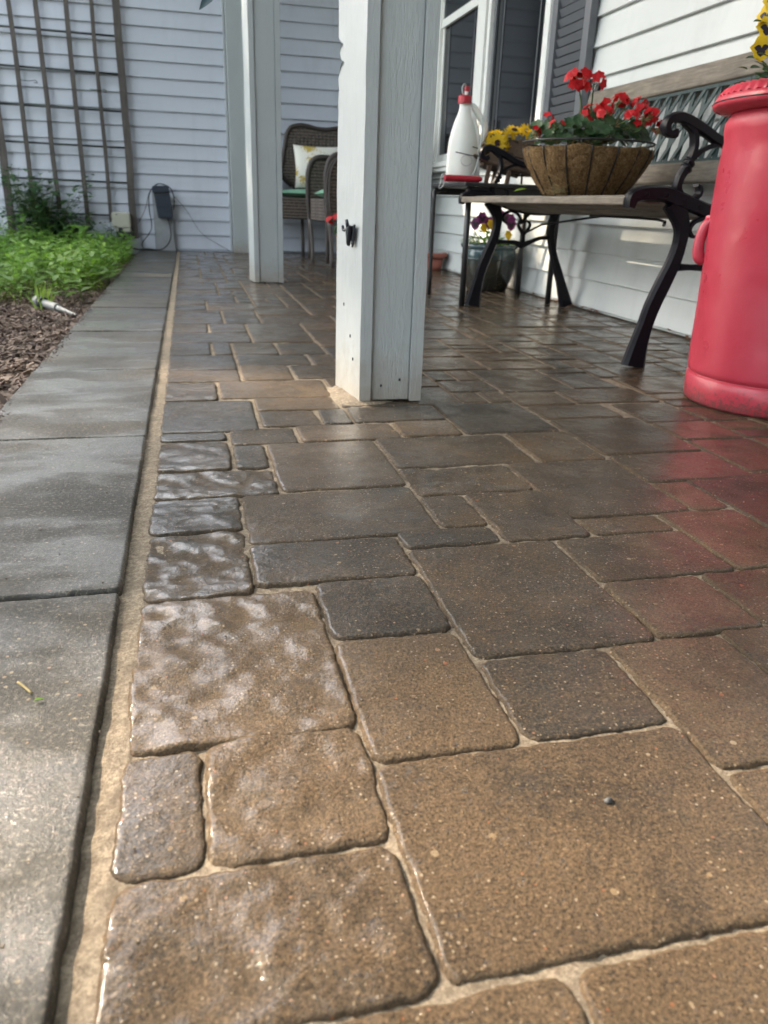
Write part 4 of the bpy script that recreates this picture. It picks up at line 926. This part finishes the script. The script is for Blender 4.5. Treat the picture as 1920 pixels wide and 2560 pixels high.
obj('seat_skirt', MB().prism([(5.23, .275), (5.23, .412), (5.64, .412), (5.64, .275)], lambda a, b, d: (.826+(5.64-a)*.11+d, a, b), .45), 'wickl', ch, bev=.006)
obj('back_panel', MB().box(1.29, 1.33, 5.21, 5.66, .28, .92), 'wick', ch, bev=.01)
for x, y in ((.826, 5.650), (.884, 5.19), (1.30, 5.22), (1.30, 5.64)): obj('leg', MB().tube([(x+.018, y, 0), (x+.012, y, .14), (x-.002, y, .28)], .0135, 8, 3), 'wickleg', ch, sm=True)
cushion(.845, 1.28, 5.25, 5.63, .410, .478, 'seat_cushion', 'green_c', 'mint green seat cushion on the wicker armchair beside the post', 'cushion', 'mint green seat cushions')

# ------------------------------------------------------------------ TRELLIS and electrics on the end wall
tl = thing('garden_trellis', (-.82, 6.53, 0), 'weathered wooden trellis with dark cross rods on the end wall', 'trellis')
for x, wd, zb2 in ((-1.25, .050, .10), (-1.083, .028, .20), (-.913, .030, .28), (-.722, .030, .17), (-.556, .026, .20), (-.392, .050, .07)):
    m = MB(); zz_ = np.linspace(zb2, 2.4, 40)
    pts = [(x+float(vn(z, 0, 3, int(-x*100)))*.005, z) for z in zz_]
    for i in range(39): m.add([(pts[i][0]-wd/2, 6.505, pts[i][1]), (pts[i][0]+wd/2, 6.505, pts[i][1]), (pts[i][0]+wd/2, 6.53, pts[i][1]), (pts[i][0]-wd/2, 6.53, pts[i][1]), (pts[i+1][0]-wd/2, 6.505, pts[i+1][1]), (pts[i+1][0]+wd/2, 6.505, pts[i+1][1]), (pts[i+1][0]+wd/2, 6.53, pts[i+1][1]), (pts[i+1][0]-wd/2, 6.53, pts[i+1][1])], [(0, 1, 5, 4), (1, 2, 6, 5), (2, 3, 7, 6), (3, 0, 4, 7)])
    obj('upright', m, 'trellis', tl)
for z in (.250, .480, .718, .956, 1.194, 1.428, 1.665, 1.90, 2.14): obj('rod', MB().tube([(-1.27, 6.534, z+.004), (-.376 if z != 1.194 else -.402, 6.534, z-.004)], .0075, 8), 'rod', tl, sm=True)
for x, z in ((-1.01, 1.11), (-.556, 1.08)): obj('tie_wire', MB().tube([(x-.06, 6.500, z), (x, 6.495, z-.003), (x+.04, 6.495, z+.004), (x+.05, 6.495, z-.012), (x+.03, 6.495, z-.010)], .0025, 5, 3), 'wire', tl, sm=True)
one('base_plank', MB().box(-1.6, -.352, 6.50, 6.535, -.08, .088), 'bandm', 'pale grey plank laid along the foot of the end wall behind the weeds', 'plank', bev=.003)
jb = thing('outlet_box', (-.475, 6.46, .12), 'beige weatherproof outlet box low on the trellis post', 'outlet box')
obj('cover', MB().box(-.545, -.412, 6.43, 6.503, .160, .272), 'beige', jb, bev=.012); obj('screw', MB().box(-.512, -.504, 6.427, 6.43, .252, .260), 'blk', jb)
obj('skirt', MB().box(-.520, -.415, 6.432, 6.495, .135, .160), 'beige', jb, bev=.006); obj('plug', MB().box(-.520, -.410, 6.440, 6.495, .095, .148).box(-.50, -.47, 6.42, 6.44, .11, .165), 'blk', jb, bev=.005)
bs = one('stake_board', MB().prism([(-.246, -.0), (-.096, -.0), (-.118, .39), (-.15, .434), (-.246, .430)], lambda a, b, d: (a, 6.545-d, b), .025), 'bandm', 'grey painted board standing against the end wall behind the transformer', 'board', bev=.003)
tf = thing('transformer_box', (-.18, 6.50, .25), 'dark navy low voltage transformer box hanging on the grey board', 'transformer')
obj('case', MB().prism([(-.236, .455), (-.120, .465), (-.100, .27), (-.104, .235), (-.210, .240)], lambda a, b, d: (a, 6.515-d, b), .06), 'navy', tf, bev=.008)
obj('lid', MB().prism([(-.240, .415), (-.116, .423), (-.120, .470), (-.238, .462)], lambda a, b, d: (a, 6.4545-d, b), .012), 'navy', tf, bev=.004)
cb = [([(-.14, 6.47, .236), (-.125, 6.47, .16), (-.135, 6.46, .08), (-.19, 6.45, .02), (-.27, 6.45, .012), (-.34, 6.45, .015)], .005),
      ([(-.335, 6.45, .02), (-.34, 6.46, .06), (-.29, 6.47, .12), (-.262, 6.48, .18), (-.272, 6.49, .30), (-.265, 6.49, .40), (-.22, 6.48, .465), (-.17, 6.48, .478), (-.11, 6.48, .452), (-.085, 6.48, .38), (-.095, 6.48, .30)], .004),
      ([(-.47, 6.44, .10), (-.45, 6.44, .05), (-.40, 6.44, .018), (-.355, 6.44, .010)], .005), ([(-.42, 6.45, .14), (-.36, 6.46, .20), (-.30, 6.47, .30), (-.26, 6.47, .42), (-.20, 6.48, .473)], .0025),
      ([(-.36, 6.45, .008), (-.30, 6.44, .014), (-.24, 6.45, .006)], .009)]
for (p, r), lb in zip(cb, ('thick black cable hanging below the transformer and curling left to the floor', 'black cable looping up behind and over the top of the transformer', 'black cable drooping from the outlet box plug down to the kerb end', 'thin black cord rising from the outlet box to the transformer', 'black cable bundle lying on the kerb end at the foot of the grey board')):
    one('power_cable', MB().tube(p, r, 6, 5), 'cable', lb, 'cable', 'cables of the garden lights', sm=True)
one('thin_wire', MB().tube([(-.09, 6.50, .40), (.0, 6.53, .30), (.10, 6.55, .14), (.22, 6.56, .06), (.31, 6.46, .015)], .0018, 5, 4), 'cable', 'thin wire running down the end wall to the half post foot', 'wire', sm=True)

# ------------------------------------------------------------------ PLANTS of the bed
def weeds(name, n, xr, yr, hr, Lr, mat, seed, dens=None):
    random.seed(seed); m = MB()
    for k in range(n):
        x, y = random.uniform(*xr), random.uniform(*yr)
        if dens and random.random() > dens(x, y): continue
        h = random.uniform(*hr); lean = Vector((random.gauss(0, .25), random.gauss(0, .25)-.1, 1)).normalized()
        p0 = Vector((x, y, -.04)); top = p0+lean*h
        m.tube([p0, top], [.0016, .0009], 4)
        nl = random.randint(5, 9)
        for i in range(nl):
            t = .35+.65*i/nl; a = i*2.4+random.random(); d = Vector((math.cos(a), math.sin(a), random.uniform(.1, .7)))
            L = random.uniform(*Lr)*(1.1-.4*t); m.leaf(p0+(top-p0)*t, d, (0, 0, 1), L, L*random.uniform(.3, .45), .25, .2, 3)
    return m
edge = lambda x, y: 1 if y > 3.9 else max(0, (y-3.3)/.6)*.9
m = weeds('w', 900, (-1.9, -.40), (3.35, 6.40), (.08, .25), (.05, .10), 'leafw', 1, edge)
tag(obj('weed_ground_cover', m, 'leafw', sm=True), 'bright green leafy weeds covering the bed beside the kerb', 'weeds', kind='stuff')
m = weeds('w2', 600, (-1.7, -.40), (3.45, 6.2), (.03, .09), (.02, .035), 'leafy', 2, edge)
tag(obj('clover_ground_cover', m, 'leafy', sm=True), 'low yellow green small leaved weeds between the taller ones', 'weeds', kind='stuff')
random.seed(4)
def sprout(name, base_, n, hr, Lr, mat, label, cat, spread=.12, ratio=.42, group=None):
    t = thing(name, base_, label, cat, group); m, s_ = MB(), MB(); b = Vector(base_)
    for k in range(n):
        a = random.uniform(0, 6.28); top = b+Vector((math.cos(a)*spread*random.random(), math.sin(a)*spread*random.random()*.6, random.uniform(*hr)))
        mid = (b+top)/2+Vector((random.gauss(0, .02), random.gauss(0, .02), .02)); s_.tube([b, mid, top], [.003, .002, .001], 5, 3)
        for i in range(8):
            tt = .3+.7*i/7; q = b+(top-b)*tt; aa = i*2.4+random.random(); L = random.uniform(*Lr)
            m.leaf(q, (math.cos(aa), math.sin(aa)-.2, random.uniform(-.2, .6)), (0, 0, 1), L, L*ratio, .3, .2, 4)
    obj('foliage', m, mat, t, sm=True); obj('stems', s_, 'stem', t, sm=True)
sprout('climbing_shrub', (-1.02, 6.38, -.03), 90, (.16, .58), (.05, .09), 'leafb', 'dark green bushy plant climbing the left half of the trellis', 'shrub', .42, .62)
sprout('leafy_shrub', (-.86, 6.30, -.03), 50, (.12, .30), (.05, .08), 'leafb', 'dark leafy plant at the trellis foot, right of the climbing one', 'shrub', .26, .6)
sprout('broadleaf_weed', (-.68, 5.6, -.04), 7, (.14, .24), (.10, .15), 'leafw', 'tall weed with broad pale leaves in front of the grey plank', 'weed', .12, .30)
sprout('vine_shoot', (-.56, 6.42, -.02), 6, (.12, .28), (.035, .055), 'leafb', 'thin vine shoot climbing next to the beige outlet box', 'vine', .10, .5)
sprout('vine_tendril', (-1.14, 6.46, .1), 8, (.24, .48), (.035, .06), 'leafb', 'thin leafy tendrils rising in front of the second trellis slat', 'vine', .16, .6)
for q_, (x, y, lb) in enumerate(((-1.30, 6.0, 'leafy tall weed clump at the left picture edge in front of the trellis'), (-.98, 5.5, 'loose tall weed with narrow leaves left of the broad leaved one'), (-.50, 5.0, 'spiky bright weed standing close to the kerb'), (-.56, 4.2, 'small bright weed nearest the bare mulch'))):
    sprout('tall_weed', (x, y, -.04), 9, (.14, .30) if q_ < 2 else (.10, .19), (.06, .10), 'leafy' if q_ > 1 else 'leafw', lb, 'weed', .13, .26, 'tall weeds in the bed')
gt = MB(); random.seed(9)
for k in range(34): gt.leaf((-.57+random.gauss(0, .012), 3.32+random.gauss(0, .012), -.045), (random.gauss(0, .35), random.gauss(0, .3), 1), (0, -1, .1), random.uniform(.06, .12), .005, .25, .1, 4)
one('grass_tuft', gt, 'leafy', 'small grass tuft on the mulch left of the fallen light', 'grass tuft', sm=True)
gt = MB()
for k in range(26): gt.leaf((-.430+random.gauss(0, .02), 1.66+random.gauss(0, .03), -.045), (random.gauss(0, .8), random.gauss(0, .5), .8), (0, 0, 1), .03, .013, .25, .1, 3)
one('seedling', gt, 'leafy', 'tiny green seedling beside the kerb at the left picture edge', 'seedling', sm=True)
# bark chips
for nm, mt_, n, sd in (('bark_chips', 'chip', 5200, 5), ('dark_bark_chips', 'chip2', 3200, 6)):
    random.seed(sd); m = MB()
    for k in range(n):
        x, y = -.372-abs(random.gauss(0, .45)), random.uniform(1.2, 4.4)
        a, el = random.uniform(0, 6.28), random.gauss(0, .35); L, Wd = random.uniform(.005, .018), random.uniform(.002, .006)
        d = Vector((math.cos(a)*math.cos(el), math.sin(a)*math.cos(el), math.sin(el))); sd_ = d.orthogonal().normalized()
        sd_ = Matrix.Rotation(random.uniform(0, 3), 3, d) @ sd_ if random.random() < .3 else Vector((-math.sin(a), math.cos(a), random.gauss(0, .3))).normalized()
        m.obox((x, y, -.040+random.uniform(-.004, .010)), d*L, sd_*Wd, d.cross(sd_).normalized()*.0012)
    tag(obj(nm, m, mt_), 'brown bark chips strewn over the planting bed' if sd == 5 else 'darker bark pieces mixed in the mulch of the bed', 'mulch', kind='stuff')
random.seed(61); m = MB()
for k in range(900):
    x, y = -.366+abs(random.gauss(0, .012)), random.uniform(.9, 5.5); r = random.uniform(.0005, .0022)
    m.obox((x, y, .0055), (r, 0, 0), (0, r*random.uniform(.5, 2), 0), (0, 0, r*.5))
tag(obj('soil_crumbs', m, 'chip2'), 'dark soil crumbs spilled from the bed on to the kerb edge', 'soil', kind='stuff')
# fallen garden light
gl = thing('fallen_path_light', (-.49, 3.22, -.03), 'white and black garden path light lying on the mulch', 'garden light')
obj('lens', MB().tube([(-.590, 3.36, -.010), (-.572, 3.335, -.010)], .026, 18), 'tube', gl, bev=.003)
obj('cap', MB().tube([(-.571, 3.334, -.010), (-.560, 3.318, -.012)], .024, 18), 'blk', gl, bev=.002)
obj('tube', MB().tube([(-.559, 3.317, -.012), (-.50, 3.235, -.018)], .016, 16), 'tube', gl, sm=False)
obj('stake', MB().tube([(-.499, 3.234, -.018), (-.42, 3.10, -.026)], [.011, .004], 10), 'tube', gl, sm=False)

# ------------------------------------------------------------------ small litter
def blob(c, r, mat, name, label, cat, fl=.6):
    m = MB(); n = 14; pr = [(r*math.sin(PI*i/8)*(1+.1*math.sin(i*2)), r*fl*(1-math.cos(PI*i/8))) for i in range(9)]
    m.lathe(pr, c, n, lambda a, i, rr, z: (rr*(1+.15*math.sin(2*a+1)+.08*math.sin(5*a)), z), cap=False); return one(name, m, mat, label, cat, sm=True)
blob((.268, .381, -.0005), .0030, 'pebble', 'pebble', 'tiny dark pebble on the largest foreground paver', 'pebble', .8)
one('twig', MB().tube([(-.160, .602, .0075), (-.153, .592, .0085), (-.146, .583, .0075)], .0011, 6, 3), 'petm', 'short pale twig lying on the wet kerb', 'twig', sm=True)
one('leaf_bit', MB().leaf((-.143, .573, .0072), (.9, .2, .15), (0, 0, 1), .008, .004, .2, .3, 4), 'leafw', 'tiny green leaf scrap on the kerb next to the twig', 'leaf')
random.seed(31); m = MB()
for k in range(60):
    y = random.choice([random.gauss(3.15, .12), random.uniform(2.2, 6.3)]); x = 1.635-abs(random.gauss(0, .018))-(.03*random.random() if 3.0 < y < 3.4 else 0)
    a = random.uniform(0, 6.28); m.leaf((x, y, .003+random.random()*.012), (math.cos(a), math.sin(a), random.uniform(0, .5)), (0, 0, 1), random.uniform(.012, .038), random.uniform(.008, .018), .3, .4, 4)
tag(obj('leaf_litter', m, 'dry', sm=True), 'dry brown leaf litter gathered along the foot of the white wall', 'leaf litter', kind='stuff')
# grit specks on the paving
random.seed(14); m = MB()
for k in range(500):
    x, y = random.uniform(-.36, .9), random.uniform(.3, 2.4); r = random.uniform(.0003, .0008)
    m.obox((x, y, .0012 if x > -.06 else .006), (r, 0, 0), (0, r*1.3, 0), (0, 0, r))
tag(obj('sand_grit', m, 'sand'), 'pale loose sand grains sprinkled over pavers and kerb', 'grit', kind='stuff')
# hanging plant leaf at the top left
hp = thing('hanging_plant', (.10, 2.05, .80), 'dark teal leaf tips of a plant hanging in at the top edge', 'hanging plant')
m = MB(); m.leaf((.10, 2.0, .825), (-.55, 0, -.62), (0, -1, .3), .075, .024, .05, .25, 5); m.leaf((.115, 2.02, .85), (.3, -.1, -.5), (0, -1, .3), .05, .02, .1, .25, 5)
m.leaf((.09, 2.0, .86), (-.9, .1, -.1), (0, -1, .3), .06, .02, .1, .25, 5)
obj('foliage', m, 'teal', hp, sm=True)
obj('stem', MB().tube([(.10, 2.0, .83), (.112, 2.0, .95), (.14, 2.02, 1.4), (.15, 2.02, 2.42)], .0015, 5, 3), 'stem', hp, sm=True)

hd = thing('sky_block_hedge', (0, -3.9, -.14), 'added tall hedge blocking sky light behind the viewer, outside the picture', 'hedge')  # unseen hedge, added to shut off sky light from behind
obj('core', MB().box(-2.6, 3.0, -4.9, -3.9, -.13, 6.5), 'barrow', hd); random.seed(55); m = MB()
for k in range(7000):
    p = (random.uniform(-2.8, 3.2), -3.8+random.gauss(0, .15), random.uniform(-.1, 6.8)); m.leaf(p, (random.gauss(0, 1), random.gauss(.4, .6), random.gauss(0, .7)), (0, 0, 1), .24, .14, .2, .1, 3)
obj('foliage', m, 'leafb', hd, sm=True)
hd = thing('side_sky_block_hedge', (-7.4, -.5, -.14), 'added hedge cutting sky light from the left of the yard, outside the picture', 'hedge')  # unseen hedge, added to dim the sky light from the left
obj('core', MB().box(-7.9, -7.0, -3.8, 3.2, -.13, 3.0), 'barrow', hd); m = MB()
for k in range(6000):
    p = (-6.95+random.gauss(0, .15), random.uniform(-3.9, 3.4), random.uniform(-.1, 3.4)); m.leaf(p, (random.gauss(.4, .6), random.gauss(0, 1), random.gauss(0, .7)), (0, 0, 1), .24, .14, .2, .1, 3)
obj('foliage', m, 'leafb', hd, sm=True)
# ------------------------------------------------------------------ yard tree that dapples the sun (outside the picture)
random.seed(77)
TC = Vector((-5.2, 6.2, 5.0))
GAPS = [((.02, .40), .24), ((.10, .60), .14), ((.20, 1.70), .16), ((.16, 3.25), .15), ((.25, 1.55), .12), ((-.2, .42), .22), ((.40, .24), .22), ((.26, .33), .10), ((.95, 5.1), .25)]   # clear spots where sun reaches the floor
WG = [((1.64, 3.6, .2), .22), ((1.64, 3.1, .28), .22), ((1.64, 4.3, .2), .25), ((.31, 1.62, .15), .10), ((.31, 4.15, .6), .12), ((1.64, 2.6, .2), .14), ((1.60, 4.7, .8), .5), ((-.7, 5.0, .1), .45), ((-.9, 4.2, .1), .45)]
tre = thing('yard_tree', tuple(Vector((.6, 2.6, 0))+Vector((SUN.x, SUN.y, 0))*19+Vector((0, 0, -.14))), 'tall leafy tree far out in the yard, outside the picture', 'tree')
lf = MB(); cnt = 0
def clear(p):
    for (g, r) in [((a[0], a[1], 0), r) for a, r in GAPS]+WG:
        d = p-Vector(g)
        if (d-SUN*d.dot(SUN)).length < r: return True
    return False
side = Vector((SUN.y, -SUN.x, 0)).normalized(); upv = side.cross(SUN)
if upv.z < 0: upv = -upv
while cnt < 9000:
    if cnt % 45 == 0: cc = Vector((0.75, 2.7, .2))+SUN*random.uniform(17, 21)+side*random.uniform(-3.1, 2.9)+upv*random.uniform(-1.9, 2.2)
    p = cc+Vector((random.gauss(0, .30), random.gauss(0, .30), random.gauss(0, .24))); cnt += 1
    if clear(p): continue
    a = random.uniform(0, 6.28); lf.leaf(p, (math.cos(a), math.sin(a), random.uniform(-.7, .3)), (0, 0, 1), random.uniform(.14, .24), random.uniform(.10, .15), .2, .1, 3)
obj('crown', lf, 'treel', tre, sm=True)
b0 = Vector(tre.location)
tk = MB().tube([b0, b0+Vector((.1, .1, 4)), b0+Vector((0, .2, 8)), b0+Vector((.1, .1, 13))], [.35, .28, .2, .06], 12, 5)
for k in range(12):
    a = k*.9; z0 = 7.0+k*.45; r_k = 2.6; tk.tube([b0+Vector((0, .1, z0)), b0+Vector((math.cos(a)*1.1, math.sin(a)*1.1, z0+.8)), b0+Vector((math.cos(a)*r_k, math.sin(a)*r_k, z0+1.6))], [.10, .06, .02], 8, 4)
obj('trunk', tk, 'bark', tre, sm=True)
# unseen tree added so its dark underside breaks up sky reflections in wet slabs
ct = thing('added_reflection_tree', (-4.6, 8.2, -.14), 'added broad tree darkening the sky mirrored in the wet slabs, outside the picture', 'tree')
random.seed(91); lf = MB(); k = 0
while k < 7500:
    if k % 60 == 0: cc = Vector((random.uniform(-9.5, 1.5), random.uniform(.0, 8.2), random.uniform(7.0, 9.6)))
    k += 1; p = cc+Vector((random.gauss(0, .42), random.gauss(0, .42), random.gauss(0, .28)))
    g = p-SUN*(p.z/SUN.z)
    if -1.6 < g.x < 3.2 and -.6 < g.y < 6.8: continue
    a = random.uniform(0, 6.28); lf.leaf(p, (math.cos(a), math.sin(a), random.uniform(-.5, .3)), (0, 0, 1), random.uniform(.20, .34), random.uniform(.14, .22), .2, .1, 3)
obj('crown', lf, 'treel', ct, sm=True)
b0 = Vector(ct.location); tk = MB().tube([b0, b0+Vector((.1, 0, 2.5)), b0+Vector((0, -.3, 5)), b0+Vector((.1, -1, 8.8))], [.30, .24, .18, .05], 12, 5)
for q in range(10):
    a = q*.63; z0 = 4.6+q*.3; tk.tube([b0+Vector((0, -.3, z0)), b0+Vector((math.cos(a)*2, math.sin(a)*2-.5, z0+1.0)), b0+Vector((math.cos(a)*4.6, math.sin(a)*4.6-1.5, z0+1.7))], [.10, .06, .02], 8, 4)
obj('trunk', tk, 'bark', ct, sm=True)
